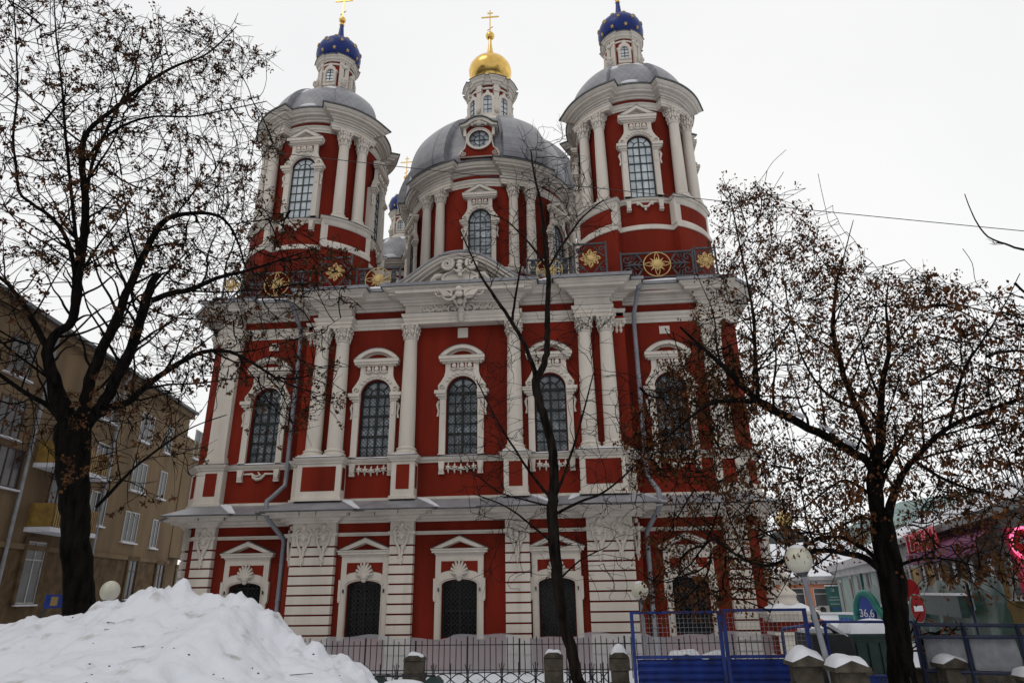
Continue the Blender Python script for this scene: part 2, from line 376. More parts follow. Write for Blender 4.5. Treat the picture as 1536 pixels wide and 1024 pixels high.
LP = mir([(0, YB), (1.62, YB), (1.62, -.06), (2.46, -.06), (2.46, YB), (4.44, YB), (4.44, -.06), (6.02, -.06), (6.02, .24), (6.32, .24), (6.32, YS), (9.22, YS), (9.22, .5), (9.98, .5), (9.98, .58), (10.15, .58), (10.88, 1.34), (10.88, 20)])
cn = MB()
cn.sweep(LP, [(0, 4.80), (.08, 4.80), (.1, 4.87), (.2, 4.90), (.22, 4.97), (.5, 4.99), (.52, 5.0), (.53, 5.08), (.72, 5.10), (.78, 5.14)])
link('lower_cornice', cn, WHITE, church)
st = MB(); st.sweep(mir([(0, YB), (6.3, YB), (6.3, YS), (10.15, YS), (10.8, 1.42), (10.8, 20)]), [(0, 4.35), (.07, 4.35), (.07, 4.40), (.1, 4.41), (.1, 4.47), (0, 4.48)])
link('string_course', st, WHITE, church)
sk = MB()
sk.sweep(LP, [(.80, 5.125), (.90, 5.13), (.905, 5.17), (0.02, 5.60)], mi=lambda i, j: 1 if j < 2 else 0)
link('skirt_roof', sk, [METAL, EDGE], church)
for x in (-9.6, -8.6, -7.4, -5.5, -4.9, -3.8, -2.9, -2.0, -.9, .9, 2, 2.9, 3.8, 5, 5.6, 7.4, 8.6, 9.6):   # gutter hooks below the eave
    y = {True: -.06}.get(1.62 < abs(x) < 2.46 or 4.44 < abs(x) < 6.02, YB if abs(x) < 6 else YS)-.83
    br = MB(); br.box(x-.012, x+.012, y-.03, y, 4.98, 5.12); link('gutter_hook', br, EDGE, church)
# --- pedestal zone
PP = mir([(0, YB), (1.62, YB), (1.62, -.31), (2.46, -.31), (2.46, YB), (4.32, YB), (4.32, -.31), (5.97, -.31), (5.97, .18), (6.32, .18), (6.32, YS), (9.18, YS), (9.18, .42), (10.04, .42), (10.10, .52), (10.25, .55), (10.9, 1.30), (10.9, 20)])
pz = MB()
red_edges = set()
for i in range(len(PP)-1):
    (xa, ya), (xb, yb) = PP[i], PP[i+1]; mx_ = (xa+xb)/2
    wallbay = abs(ya-yb) < 1e-6 and (abs(ya-YB) < 1e-6 or abs(ya-YS) < 1e-6)
    if wallbay: red_edges.add(i)
pz.sweep(PP, [(0.0, 5.55), (0.06, 5.55), (.06, 5.66), (0.004, 5.68), (0.004, 6.90)], mi=lambda i, j: (1 if (i in red_edges and j == 3) else 0))
link('pedestal_wall', pz, [WHITE, RED], church)
def panel(x0, x1, z0, z1, y):
    m = MB(); m.box(x0, x1, y-.014, y+.02, z0, z1, 0)
    link('pedestal_panel', m, RED, church)
for s in (1, -1):
    for a, b, z0, z1, y in [(1.8, 2.28, 5.9, 6.78, -.31), (4.52, 5.78, 5.9, 6.78, -.31), (9.4, 9.86, 5.92, 6.78, .42)]:
        panel(min(s*a, s*b), max(s*a, s*b), z0, z1, y)
    for (x, y0, y1) in [(2.464, -.2, .1), (5.974, -.2, .1), (1.616, -.2, .1), (4.316, -.2, .1)]:
        m = MB(); m.box(s*x-.012, s*x+.012, y0, y1, 5.95, 6.75); link('pedestal_side_panel', m, RED, church)
    m = MB()
    d = Vector((.65, .75, 0)).normalized(); nrm = Vector((d.y, -d.x, 0))
    a, b = Vector((10.36, .677, 0)), Vector((10.74, 1.115, 0))
    m.add([((p.x+nrm.x*.008)*s, p.y+nrm.y*.008, z) for p in (a, b) for z in (5.92, 6.78)], [(0, 2, 3, 1)])
    link('pedestal_side_panel', m, RED, church)
lg = MB(); lg.sweep(PP, [(0, 6.90), (.05, 6.90), (.06, 6.96), (.1, 6.98), (.15, 7.05), (.16, 7.09), (.05, 7.12), (-.6, 7.12)])
link('ledge', lg, WHITE, church)
lm_ = MB(); lm_.sweep(PP, [(.158, 7.093), (.175, 7.093), (.175, 7.112), (.05, 7.128), (-.02, 7.13)])
link('ledge_sheet', lm_, EDGE, church)
# --- columns
def capital(m, z0, z1, r, yb=None, ns=16, leaves=8):
    h = z1-z0
    m.lathe([(r, z0), (r+.035, z0+.02*h), (r+.035, z0+.08*h), (r*1.0, z0+.1*h), (r*1.02, z0+.4*h), (r*1.15, z0+.7*h), (r*1.42, z0+.86*h)], ns)
    for row, (za, zb, ro, off) in enumerate([(.08, .42, 1.12, 0), (.3, .72, 1.22, .5)]):
        for k in range(leaves):
            a = 2*PI*(k+off)/leaves; R = Matrix.Rotation(a, 3, 'Z')
            c = R @ Vector((0, -r*ro, z0+h*(za+zb)/2)); m.blob(c, (r*.30, r*.16, h*.22), 6, ax=R)
            c = R @ Vector((0, -r*(ro+.2), z0+h*zb)); m.blob(c, (r*.24, r*.17, h*.085), 6, ax=R)
    for k in range(4):
        a = PI/4+PI/2*k; R = Matrix.Rotation(a, 3, 'Z'); c = R @ Vector((0, -r*1.62, z0+h*.8))
        m.blob(c, (r*.2, r*.28, h*.14), 8, ax=R)
        m.tube([R @ Vector((0, -r*1.15, z0+.5*h)), R @ Vector((0, -r*1.35, z0+.68*h)), R @ Vector((0, -r*1.6, z0+.8*h))], [.05*r/.27, .06*r/.27, .06*r/.27], 5)
    A = r*1.62; cx = []
    for k in range(4):      # concave abacus
        a = PI/4+PI/2*k
        cx.append((1.22*A*math.sin(a), -1.22*A*math.cos(a))); b = a+PI/4; cx.append((A*.74*math.sin(b), -A*.74*math.cos(b)))
        m.blob((A*.82*math.sin(b), -A*.82*math.cos(b), z0+.92*h), (r*.16, r*.16, h*.09), 6)
    n = len(cx); vs = [(x, y, z) for z in (z0+.88*h, z1) for x, y in cx]
    m.add(vs, [(i, (i+1) % n, n+(i+1) % n, n+i) for i in range(n)]+[tuple(reversed(range(n))), tuple(range(n, 2*n))], None, False)
def column_mesh(z0, zc, z1, rb, rt, ns=20):
    m = MB(); q = rb*1.42
    m.box(-q, q, -q, q, z0, z0+.07)
    m.lathe([(rb*1.4, z0+.07), (rb*1.42, z0+.11), (rb*1.36, z0+.15), (rb*1.18, z0+.17), (rb*1.16, z0+.20), (rb*1.26, z0+.23), (rb*1.24, z0+.27), (rb*1.05, z0+.285), (rb, z0+.33)], ns)
    N = 8
    m.lathe([(rb-(rb-rt)*(i/N)**1.6, z0+.33+(zc-z0-.33)*i/N) for i in range(N+1)], ns)
    capital(m, zc, z1, rt)
    return m
cm = column_mesh(7.13, 11.66, 12.28, .295, .245)
c0 = link('column', cm, WHITE, church); c0.location = (2.02, 0, 0)
for x in (-2.02, 4.74, 5.56, -4.74, -5.56):
    c = c0.copy(); COL.objects.link(c); c.location = (x, 0, 0)
def pilaster(x0, x1, yf, yb):
    m = MB(); z0, zc, z1 = 7.13, 11.62, 12.28
    m.box(x0-.07, x1+.07, yf-.07, yb, z0, z0+.16); m.box(x0-.035, x1+.035, yf-.035, yb, z0+.16, z0+.28)
    m.box(x0, x1, yf, yb, z0+.28, zc); m.box(x0-.03, x1+.03, yf-.03, yb, zc, zc+.05)
    m.add([(x0, yf, zc), (x1, yf, zc), (x1+.1, yf-.1, z1-.08), (x0-.1, yf-.1, z1-.08), (x0, yb, zc), (x1, yb, zc), (x1+.1, yb, z1-.08), (x0-.1, yb, z1-.08)], [(0, 1, 2, 3), (1, 5, 6, 2), (4, 0, 3, 7)])
    w = x1-x0; n = max(2, int(w/.16))
    for k in range(n):
        for zz, o in ((zc+.2, .05), (zc+.38, .09)): m.blob((x0+w*(k+.5)/n, yf-o, zz), (w/n*.45, .05, .13), 6)
    for sx in (x0-.06, x1+.06): m.blob((sx, yf-.1, z1-.16), (.1, .09, .09), 8)
    m.box(x0-.14, x1+.14, yf-.14, yb, z1-.08, z1)
    link('pilaster', m, WHITE, church)
for s in (1, -1):
    for x0, x1, yf, yb in [(5.92, 6.24, .28, YS), (9.27, 9.97, .5, YS)]:
        pilaster(min(s*x0, s*x1), max(s*x0, s*x1), yf, yb)
# --- upper entablature
EP = mir([(0, -.2), (2.24, -.2), (2.24, YB), (4.42, YB), (4.42, -.2), (5.78, -.2), (5.78, .12), (6.0, .28), (6.26, .28), (6.26, YS), (9.25, YS), (9.25, .5), (9.98, .5), (10.0, .6), (10.15, .6), (10.86, 1.34), (10.86, 20)])
bay = {i for i in range(len(EP)-1) if abs(EP[i][1]-EP[i+1][1]) < 1e-6 and EP[i][1] in (YB, YS)}
ar = MB(); ar.sweep(EP, [(-.5, 12.27), (.03, 12.27), (.03, 12.40), (.06, 12.41), (.06, 12.54), (.09, 12.55), (.13, 12.64), (.13, 12.69), (0, 12.70)])
link('architrave', ar, WHITE, church)
am = MB(); am.sweep(EP, [(.132, 12.692), (.14, 12.692), (.14, 12.702), (0.004, 12.712)]); link('architrave_sheet', am, EDGE, church)
fr = MB(); fr.sweep(EP, [(0.003, 12.70), (0.003, 13.06)], mi=lambda i, j: -1 if i in bay else 0); link('frieze', fr, WHITE, church)
co = MB(); co.sweep(EP, [(0, 13.04), (.07, 13.05), (.09, 13.12), (.18, 13.15), (.2, 13.22), (.26, 13.24), (.30, 13.29), (.56, 13.31), (.57, 13.42), (.62, 13.43), (.70, 13.50), (.76, 13.52), (.77, 13.58)])
link('upper_cornice', co, WHITE, church)
ev = MB(); ev.sweep([p for p in EP], [(.74, 13.575), (.84, 13.575), (.85, 13.70), (.5, 13.75), (-.6, 13.82)], mi=lambda i, j: 0 if j else 1); link('eave_sheet', ev, [METAL, EDGE], church)
rf = MB(); rf.box(-10.7, 10.7, 1.0, 20, 13.5, 13.78); link('roof_deck', rf, METAL, church)
# --- curved pediment
def ogee(n=28):     # outline of the curved gable from left foot to right foot
    p = []
    for i in range(n+1):
        t = i/n*2-1; a = abs(t)
        z = 13.60+1.36*(.5+.5*math.cos(PI*min(1, a)**1.18))
        p.append((t*2.86, z))
    return p
og = ogee(40)
pd = MB()
def band(top, drop0, drop1, yf, yb, mi=0):
    up = [(x, z-drop0) for x, z in top]; lo = [(x, max(13.40, z-drop1)) for x, z in top]
    n = len(top)
    vs = [(x, yf, z) for x, z in up]+[(x, yf, z) for x, z in lo]+[(x, yb, z) for x, z in lo]+[(x, yb, z) for x, z in up]
    pd.add(vs, [(n+i, n+i+1, i+1, i) for i in range(n-1)]+[(2*n+i, 2*n+i+1, n+i+1, n+i) for i in range(n-1)]+[(i, i+1, 3*n+i+1, 3*n+i) for i in range(n-1)], mi)
band(og, .02, .14, -.96, -.1); band([(x*.975, z) for x, z in og], .14, .24, -.86, -.1); band([(x*.95, z) for x, z in og], .24, .33, -.68, -.1); band([(x*.93, z) for x, z in og], .33, .40, -.46, -.1)
pd.prism([(-2.3, 13.45)]+[(2.3, 13.45)]+[(x*.85, z-.3) for x, z in reversed(og) if z-.3 > 13.5], -.22, .6, 0)
pd.prism([(x, z-.02) for x, z in og]+[(2.8, 13.3), (-2.8, 13.3)], -.1, 1.2, 0, back=True)
# horizontal lip below the tympanum
pd.box(-2.52, 2.52, -.9, -.1, 13.32, 13.44)
link('pediment', pd, WHITE, church)
pm = MB(); n = len(og)
pm.add([(x, -1.03, z+.05) for x, z in og]+[(x, -1.03, z-.03) for x, z in og]+[(x, 1.3, z+.05) for x, z in og]+[(x, -.9, z-.03) for x, z in og],
       [(n+i, n+i+1, i+1, i) for i in range(n-1)]+[(i, i+1, 2*n+i+1, 2*n+i) for i in range(n-1)]+[(3*n+i, 3*n+i+1, n+i+1, n+i) for i in range(n-1)])
link('pediment_sheet', pm, METAL, church)
tq = MB(); Y = -.66
oval = [(.70*math.cos(a), 13.95+.32*math.sin(a)) for a in np.linspace(0, 2*PI, 28, endpoint=False)]
tq.prism(oval, Y, -.2); tq.prism([(x*1.35, z-.02) for x, z in oval], Y+.12, -.2); tq.tube([(x, Y-.03, z) for x, z in oval+oval[:1]], .055, 6)
for s in (-1, 1):
    tq.spiral((s*.50, 14.50), .27, 1.9, .085, Y-.16, s, PI/2 if s > 0 else PI/2, 16)
    tq.spiral((s*.62, 13.82), .0001+.16, 1.2, .05, Y-.06, -s, PI)
    tq.tube([(s*.75, Y-.04, 13.62), (s*1.05, Y-.08, 13.75), (s*1.25, Y-.06, 13.66), (s*1.5, Y-.02, 13.55)], [.1, .09, .07, .03], 6)
    tq.tube([(s*.7, Y-.04, 14.1), (s*.95, Y-.08, 14.05), (s*1.12, Y-.06, 13.85), (s*1.3, Y-.02, 13.72)], [.07, .1, .08, .03], 6)
    for k in range(7): tq.blob((s*(.82+.09*k), Y-.05, 14.02-.055*k+.03*math.sin(k*2)), (.07, .06, .06), 6)
for k in range(5): tq.blob((.02*(-1)**k, Y-.22+.02*k, 14.55-.13*k), (.13-.01*k, .08, .1), 8)
for k in (-2, -1, 1, 2): tq.tube([(0, Y-.1, 14.1), (k*.11, Y-.16, 14.22+.03*abs(k)), (k*.2, Y-.1, 14.16)], [.05, .04, .02], 5)
link('pediment_cartouche', tq, WHITE, church)
fo = MB()      # crest and garlands across cornice and frieze
for s in (-1, 1):
    fo.spiral((s*.42, 13.2), .30, 1.5, .06, -.86, s, 0); fo.spiral((s*.34, 12.78), .22, 1.3, .05, -.3, -s, PI/2)
    fo.spiral((s*.74, 13.28), .24, 1.2, .05, -.84, -s, PI/2)
    for k in range(9):
        x = s*(.55+.115*k); z = 12.86+.05*math.sin(k*1.9)-.004*k*k*.4
        fo.blob((x, -.25, z), (.10, .08, .085), 6); fo.blob((x+s*.05, -.25, z+.11), (.06, .05, .06), 6); fo.blob((x-s*.03, -.25, z-.1), (.05, .045, .05), 6)
    fo.tube([(s*.25, -.8, 13.42), (s*.32, -.88, 13.18), (s*.2, -.7, 12.98), (s*.12, -.42, 12.85)], [.05, .07, .06, .04], 6)
for z, y, r in [(13.36, -.95, .15), (13.18, -.9, .17), (13.0, -.62, .17), (12.86, -.36, .15), (12.7, -.34, .15), (12.55, -.34, .14), (12.42, -.33, .12), (12.3, -.32, .1)]: fo.blob((0, y, z), (r, .11, r*.85), 8)
rq = np.random.RandomState(21)
for k in range(90):
    sx_ = rq.uniform(-1, 1); zz = rq.uniform(12.78, 13.40); hw_ = .35+.65*max(0, (zz-12.95)/.45); x = sx_*hw_; yy_ = -.24-.62*max(0, min(1, (zz-13.0)/.32))
    fo.blob((x, yy_-.03, zz), (rq.uniform(.035, .085), .05, rq.uniform(.03, .07)), 6)
for s in (-1, 1):
    for k in range(6): fo.tube([(s*(.3+.05*k), -.9, 13.1), (s*(.42+.07*k), -.95, 13.2+.03*k), (s*(.5+.075*k), -.9, 13.3-.02*k)], [.05, .04, .02], 5)
link('frieze_ornament', fo, WHITE, church)

# --- windows: mesh kits, local origin on the wall plane
def grid_frame(hw, z0, zs, rise, y, bar=.03, nx=4, nz=6, lattice=False, bold=.05):
    m = MB()
    o = arch(hw, z0, zs, rise, 18); i_ = arch(hw-.045, z0+.045, zs, rise-.045, 18)
    m.prism(o, y, y+.06, 0, [i_])
    for k in range(1, nx):
        x = -hw+2*hw*k/nx; w = bold if k == nx//2 and nx % 2 == 0 else bar*.7
        top = zs+(rise*math.sqrt(max(0, 1-(x/hw)**2)) if k == nx//2 else 0)
        m.box(x-w/2, x+w/2, y+.004, y+.05, z0+.04, top)
    for k in range(1, nz+1):
        z = z0+(zs-z0)*k/nz; w = bold if k % 2 == 0 else bar*.7
        if k == nz: w = bold*1.2
        m.box(-hw+.04, hw-.04, y+.002, y+.052, z-w/2, z+w/2)
    if rise > .35:
        m.tube([(hw*.5*math.cos(a), y+.03, zs+rise*.5*math.sin(a)) for a in np.linspace(0, PI, 13)], bar*.5, 4)
        for a in (PI*.25, PI*.75): m.tube([(hw*.5*math.cos(a), y+.03, zs+rise*.5*math.sin(a)), (hw*.95*math.cos(a), y+.03, zs+rise*.95*math.sin(a))], bar*.5, 4)
    return m
def lattice(hw, z0, zt, y, step=.145, r=.0075):
    m = MB(); k = -12
    H = zt-z0
    n = int((2*hw+H)/step)+1
    for q in range(n):
        c = q*step
        a = (-hw+max(0, c-H), z0+min(c, H)); b = (-hw+min(c, 2*hw), z0+max(0, c-2*hw))
        if abs(a[0]-b[0]) > .02:
            m.tube([(a[0], y, a[1]), (b[0], y, b[1])], r, 4, cap=False); m.tube([(-a[0], y, a[1]), (-b[0], y, b[1])], r, 4, cap=False)
    return m
def pane(hw, z0, zs, rise, y):
    m = MB(); m.prism(arch(hw-.01, z0+.01, zs, rise-.01, 18), y, y+.02); return m
def upper_surround(hw, z0, zs, rise, zn, zp, zt, kind, heads=True, yo=-.12):
    """moulded window surround: side strips, caps, arch band with scrolls, neck with relief, hood"""
    m = MB(); a = hw+.02; b = hw+.25
    for s in (-1, 1):
        lo, hi = sorted((s*a, s*b)); m.box(lo, hi, yo, .01, z0-.04, zs-.28)
        lo, hi = sorted((s*(a-.005), s*(b+.03))); m.box(lo, hi, yo-.03, .01, z0-.04, z0+.0)
        m.box(min(s*(a-.01), s*(b+.06)), max(s*(a-.01), s*(b+.06)), yo-.03, .01, zs-.28, zs-.2)
        m.box(min(s*(a-.01), s*(b+.14)), max(s*(a-.01), s*(b+.14)), yo-.09, .01, zs-.2, zs-.1)
        m.box(min(s*(a-.01), s*(b+.2)), max(s*(a-.01), s*(b+.2)), yo-.14, .01, zs-.1, zs+.03)
        m.tube([(s*(b+.04), -.05, zs-.35), (s*(b+.10), -.06, zs-.5), (s*(b+.05), -.06, zs-.75), (s*(b+.08), -.05, zs-.95)], [.05, .055, .035, .045], 5)
        m.box(min(s*(a+.05), s*(b-.06)), max(s*(a+.05), s*(b-.06)), yo-.02, yo, zs-.85, zs-.32)
        m.spiral((s*(hw+.17), zs+.18), .15, 1.3, .04, yo-.03, s, -PI/2)
    inner = [(a*math.cos(PI*i/18), zs+(rise+.02)*math.sin(PI*i/18)) for i in range(19)]
    nk = hw+.06
    outer = [(-(hw+.33), zs+.04), (-(hw+.34), zs+.24), (-(hw+.2), zs+.44), (-(hw+.1), zs+.62), (-nk, zs+.8), (-nk, zn), (nk, zn), (nk, zs+.8), (hw+.1, zs+.62), (hw+.2, zs+.44), (hw+.34, zs+.24), (hw+.33, zs+.04)]
    m.prism(outer[::-1]+[(-x, z) for x, z in inner], yo, .01)
    # recessed relief panel with three small heads
    zc = zs+rise+.30
    if heads:
        m.box(-hw*.75, hw*.75, yo-.006, yo+.01, zc-.02, zc+.26, 1)
        for x in (-.30, 0, .30):
            m.blob((x*hw/.58, yo-.04, zc+.10), (.095, .08, .11), 8)
            m.tube([(x*hw/.58-.13, yo-.03, zc+.0), (x*hw/.58, yo-.05, zc-.06), (x*hw/.58+.13, yo-.03, zc+.0)], .04, 5)
        for x in (-.15, .15): m.box(x*hw/.58-.03, x*hw/.58+.03, yo-.03, yo, zc, zc+.26)
    for k in range(9):
        t = PI*(.2+.6*k/8); m.blob((a*1.14*math.cos(t), yo-.02, zs+(rise+.1)*math.sin(t)+.02), (.07, .04, .05), 6)
    return m
def hood(hw, zn, zp, zt, kind, yo=-.12):
    m = MB(); w = hw+.30
    m.box(-(w-.12), w-.12, yo-.05, .01, zn, zn+.06); m.box(-w+.03, w-.03, yo-.13, .01, zn+.06, zn+.15); m.box(-w, w, yo-.17, .01, zn+.15, zp)
    if kind == 'round':
        n = 16; R = [(w*(1-2*i/n), zp+(zt-zp)*(1-(1-2*i/n)**2)**.9) for i in range(n+1)]
        I = [((w-.24)*(1-2*i/n), zp+max(0, (zt-zp-.15))*(1-(1-2*i/n)**2)**.9) for i in range(n+1)]
    else:
        R = [(w, zp), (0, zt), (-w, zp)]; I = [(w-.34, zp+.002), (0, zt-.17), (-w+.34, zp+.002)]
    m.prism(R, yo+.05, .01, 0)
    m.prism(R+I[::-1], yo-.15, yo+.06, 0)
    m.prism([(x*.55, zp+(z-zp)*.5+.01) for x, z in R], yo+.045, yo+.06, 1)
    e = MB()
    n = len(R)
    m.add([(x, yo-.165, z+.012) for x, z in R]+[(x, .0, z+.03) for x, z in R]+[(x, yo-.165, z-.012) for x, z in R], [(i, i+1, n+i+1, n+i) for i in range(n-1)]+[(2*n+i, 2*n+i+1, i+1, i) for i in range(n-1)], 2)
    m.add([(-w-.01, yo-.185, zp), (w+.01, yo-.185, zp), (w+.01, yo-.15, zp+.014), (-w-.01, yo-.15, zp+.014)], [(0, 1, 2, 3)], 2)
    return m
def window_kit(parent, x, y, rz, meshes, names_mats, loc=None):
    root = None
    for (nm, mts), mb in zip(names_mats, meshes): pass
kits = {}
def kit(key, parts):
    """parts: [(name, MB, mats)] ; first is the part, the others its sub-parts"""
    kits[key] = [(n, link(n, mb, mts)) for n, mb, mts in parts]
    for n, o in kits[key]: COL.objects.unlink(o)
def put(key, parent, loc=(0, 0, 0), rz=0, nest=True):
    first = None
    for n, o in kits[key]:
        c = o.copy(); COL.objects.link(c)
        if first is None or not nest:
            c.parent = parent; c.location = loc; c.rotation_euler = (0, 0, rz); first = first or c
        else: c.parent = first
    return first
u = UP
lat = lattice(u['hw'], u['z0'], u['zs']+.32, .12)
def apron(garland):
    m = MB()
    for s in (-1, 1):
        m.prism([(s*.72-.11, 6.92), (s*.72-.08, 6.55), (s*.72+.08, 6.55), (s*.72+.11, 6.92)][::-1], -.16, .01); m.box(s*.72-.1, s*.72+.1, -.13, .01, 6.46, 6.55); m.box(s*.72-.08, s*.72+.08, -.18, .01, 6.62, 6.68)
    if garland:
        for k in range(5):
            x = (k-2)*.235; z = 6.70-.05*(1-abs(k-2)/2)
            for j in range(6):
                a = PI/2+j*PI/3; L = .20 if j in (0, 3) else .13
                m.tube([(x, -.07, z), (x+L*.6*math.cos(a), -.08, z+L*.6*math.sin(a)), (x+L*math.cos(a), -.03, z+L*math.sin(a))], [.04, .035, .006], 5)
            if k < 4: m.tube([(x+.07, -.05, z), (x+.12, -.06, z-.04), (x+.17, -.05, z)], .025, 5)
    else:
        m.tube([(-.62, -.04, 6.76), (-.25, -.06, 6.76), (-.2, -.07, 6.62), (-.05, -.08, 6.55), (.1, -.07, 6.58), (.22, -.06, 6.7), (.25, -.06, 6.76), (.62, -.04, 6.76)], [.03, .05, .05, .07, .06, .05, .05, .03], 6)
        m.tube([(-.3, -.05, 6.8), (-.1, -.08, 6.66), (.12, -.07, 6.72)], [.02, .05, .02], 5); m.tube([(-.05, -.05, 6.85), (.08, -.08, 6.7)], [.02, .05], 5)
    return m
sur = upper_surround(u['hw'], u['z0'], u['zs'], u['rise'], 10.72, 10.95, 11.42, 'round')
hd = hood(u['hw'], 10.70, 10.98, 11.42, 'round')
frm = grid_frame(u['hw'], u['z0'], u['zs'], u['rise'], .17, .04, 4, 6, bold=.085)
for f_ in lat.f: pass
pn = pane(u['hw'], u['z0'], u['zs'], u['rise'], .24)
for key, gar in (('up_garland', True), ('up_swag', False)):
    kit(key, [('window', frm, FRAME), ('window_grille', lat, FRAME), ('window_pane', pn, PANEU), ('window_surround', sur, [WHITE, RED]), ('window_hood', hd, [WHITE, RED, EDGE]), ('apron_ornament', apron(gar), WHITE)])
for x in LX: put('up_garland' if abs(x) < 6 else 'up_swag', church, (x, yw(x), 0))
for x, y, z1 in ((0, YB, 12.19), (-7.9, YS, 12.10), (7.9, YS, 12.10)):
    rl = MB(); rl.box(x-.2, x+.2, y-.03, y+.01, 11.78, z1); link('relief_plaque', rl, WHITE, church)
# lower windows
d = LOW
m = MB(); a = d['hw']+.02
zt = 3.66
m.prism([(-.84, .95), (-.84, zt), (.84, zt), (.84, .95), (.62, .95)]+[(.62, d['zs'])]+[(.62*math.cos(PI*i/14), d['zs']+(d['rise']+.02)*math.sin(PI*i/14)) for i in range(1, 14)]+[(-.62, d['zs']), (-.62, .95)], -.11, .01)
for s in (-1, 1):
    m.box(min(s*.80, s*.90), max(s*.80, s*.90), -.13, .01, 2.2, 2.88); m.box(min(s*.82, s*.88), max(s*.82, s*.88), -.15, .01, 2.14, 2.2)
    m.box(min(s*.66, s*.645), max(s*.66, s*.645), -.14, -.1, .95, 2.74)
    m.box(min(s*.70, s*.735), max(s*.70, s*.735), -.16, -.1, 2.45, 2.57, 1)
m.tube([(.68*math.cos(PI*i/14), -.12, d['zs']+.04+(d['rise']+.05)*math.sin(PI*i/14)) for i in range(15)], .03, 5)
pan = [(-.64, 3.05)]+[(.64*math.cos(PI-PI*i/10), 3.03+.12*math.sin(PI*i/10)) for i in range(11)]+[(.64, 3.44), (-.64, 3.44)]
m.prism(pan[1:], -.118, -.10, 2)
m2 = MB()    # shell
for k in range(9):
    t = PI*(.02+.96*k/8); L = .27+.09*math.sin(t)
    m2.tube([(0, -.13, 3.0), (L*.55*math.cos(t), -.2, 3.02+L*.7*math.sin(t)), (L*math.cos(t), -.16, 3.05+L*1.15*math.sin(t)), (L*1.08*math.cos(t), -.14, 3.0+L*1.05*math.sin(t))], [.05, .05, .04, .012], 6)
m2.blob((0, -.16, 3.0), (.16, .07, .15), 8); m2.blob((0, -.18, 3.43), (.05, .05, .06), 8); m2.blob((0, -.15, 2.86), (.1, .05, .08), 8)
hd2 = hood(.70, 3.66, 3.86, 4.28, 'tri', -.09)
fr2 = grid_frame(d['hw'], d['z0'], d['zs'], d['rise'], .17, .03, 4, 4, bold=.05)
la2 = lattice(d['hw'], d['z0'], d['zs']+.08, .08, .15, .011)
kit('low', [('window', fr2, FRAME), ('window_grille', la2, BLACKIRON), ('window_pane', pane(d['hw'], d['z0'], d['zs'], d['rise'], .24), PANEL), ('window_surround', m, [WHITE, BLACKIRON, RED]), ('window_shell', m2, WHITE), ('window_hood', hd2, [WHITE, RED, EDGE])])
for x in LX: put('low', church, (x, yw(x), 0))

# --- drainpipes
for s in (-1, 1):
    m = MB(); x = s*6.72
    m.tube([(s*6.92, -.22, 13.62), (s*6.92, -.2, 13.4), (x, .45, 12.5), (x, .5, 12.3), (x, .52, 6.6), (x, .48, 6.25), (s*6.95, -.1, 5.72), (s*6.98, -.32, 5.6), (s*6.98, -.34, 5.15), (s*6.9, -.2, 4.95), (s*6.56, .42, 4.35), (s*6.54, .5, 4.2), (s*6.54, .5, 0.1)], .085, 10)
    m.lathe([(.09, 13.3), (.17, 13.52), (.18, 13.66), (.0, 13.7)], 10, (s*6.92, -.21))
    for z in (11, 9.3, 8, 6.8, 3.4, 2.2, 1.2): m.lathe([(.085, z), (.10, z+.01), (.10, z+.05), (.085, z+.06)], 10, (x if z > 6 else s*6.54, .52 if z > 6 else .5))
    link('drainpipe', m, PIPE, church)
# --- snow lying on ledges and roof edges
def snow_strip(x0, x1, y0, y1, z, h=.05, n=10):
    vs = []; sn = MB()
    for i in range(n+1):
        x = x0+(x1-x0)*i/n; t = math.sin(PI*min(1, max(0, i/n)))**.4 if 0 < i < n else 0; hh = h*t*(.7+.5*abs(math.sin(i*2.7+x0)))
        vs += [(x, y0+.02*math.sin(i*3.1), z), (x, y0+.03, z+hh*.8), (x, (y0+y1)/2, z+hh), (x, y1, z+hh*.6), (x, y1, z)]
    sn.add(vs, [(i*5+j, (i+1)*5+j, (i+1)*5+j+1, i*5+j+1) for i in range(n) for j in range(4)], 0, True); link('ledge_snow', sn, SNOW, church)
for s in (-1, 1):
    for a, b in ((4.25, 6.05), (1.55, 2.55)): snow_strip(min(s*a, s*b), max(s*a, s*b), -.44, .1, 7.125, .06)
    snow_strip(min(s*6.5, s*9.1), max(s*6.5, s*9.1), YS-.12, YS, 7.125, .05)
    for cx in (0, 3.35*s): snow_strip(cx-.8, cx+.8, YB-.13, YB+.02, 7.125, .05)
    snow_strip(min(s*6.9, s*9.3), max(s*6.9, s*9.3), -.06, .3, 13.72, .10); snow_strip(min(s*3.0, s*4.3), max(s*3.0, s*4.3), -.60, -.2, 13.72, .12)
def snow_wedge(a, b, c, dd):
    o = .035; sn = MB(); sn.add([Vector(a), Vector(b), Vector(c), Vector(dd)]+[Vector(p)+Vector((0, -.02, o)) for p in (a, b, c, dd)], [(4, 5, 6, 7), (0, 1, 5, 4), (1, 2, 6, 5), (2, 3, 7, 6), (3, 0, 4, 7)], 0, False); link('ledge_snow', sn, SNOW, church)
for x, yf in ((-4.42, -.06), (-1.6, -.06), (2.46, -.06), (-9.22, .5), (6.3, .24), (-2.46+.0, -.06)):
    if x in (-4.42, -1.6, -9.22): xa, xb, xc = x+.03, x+.42, x+.88
    else: xa, xb, xc = x+.03, x+.42, x+.88
    if x == -2.46: continue
    yb = (YB if abs(x) < 6 else YS)
    snow_wedge((xa, yf-.02, 5.60), (xb, yb-.12, 5.58), (xc+.12, yb-.84, 5.19), (xc-.02, yf-.84, 5.19))
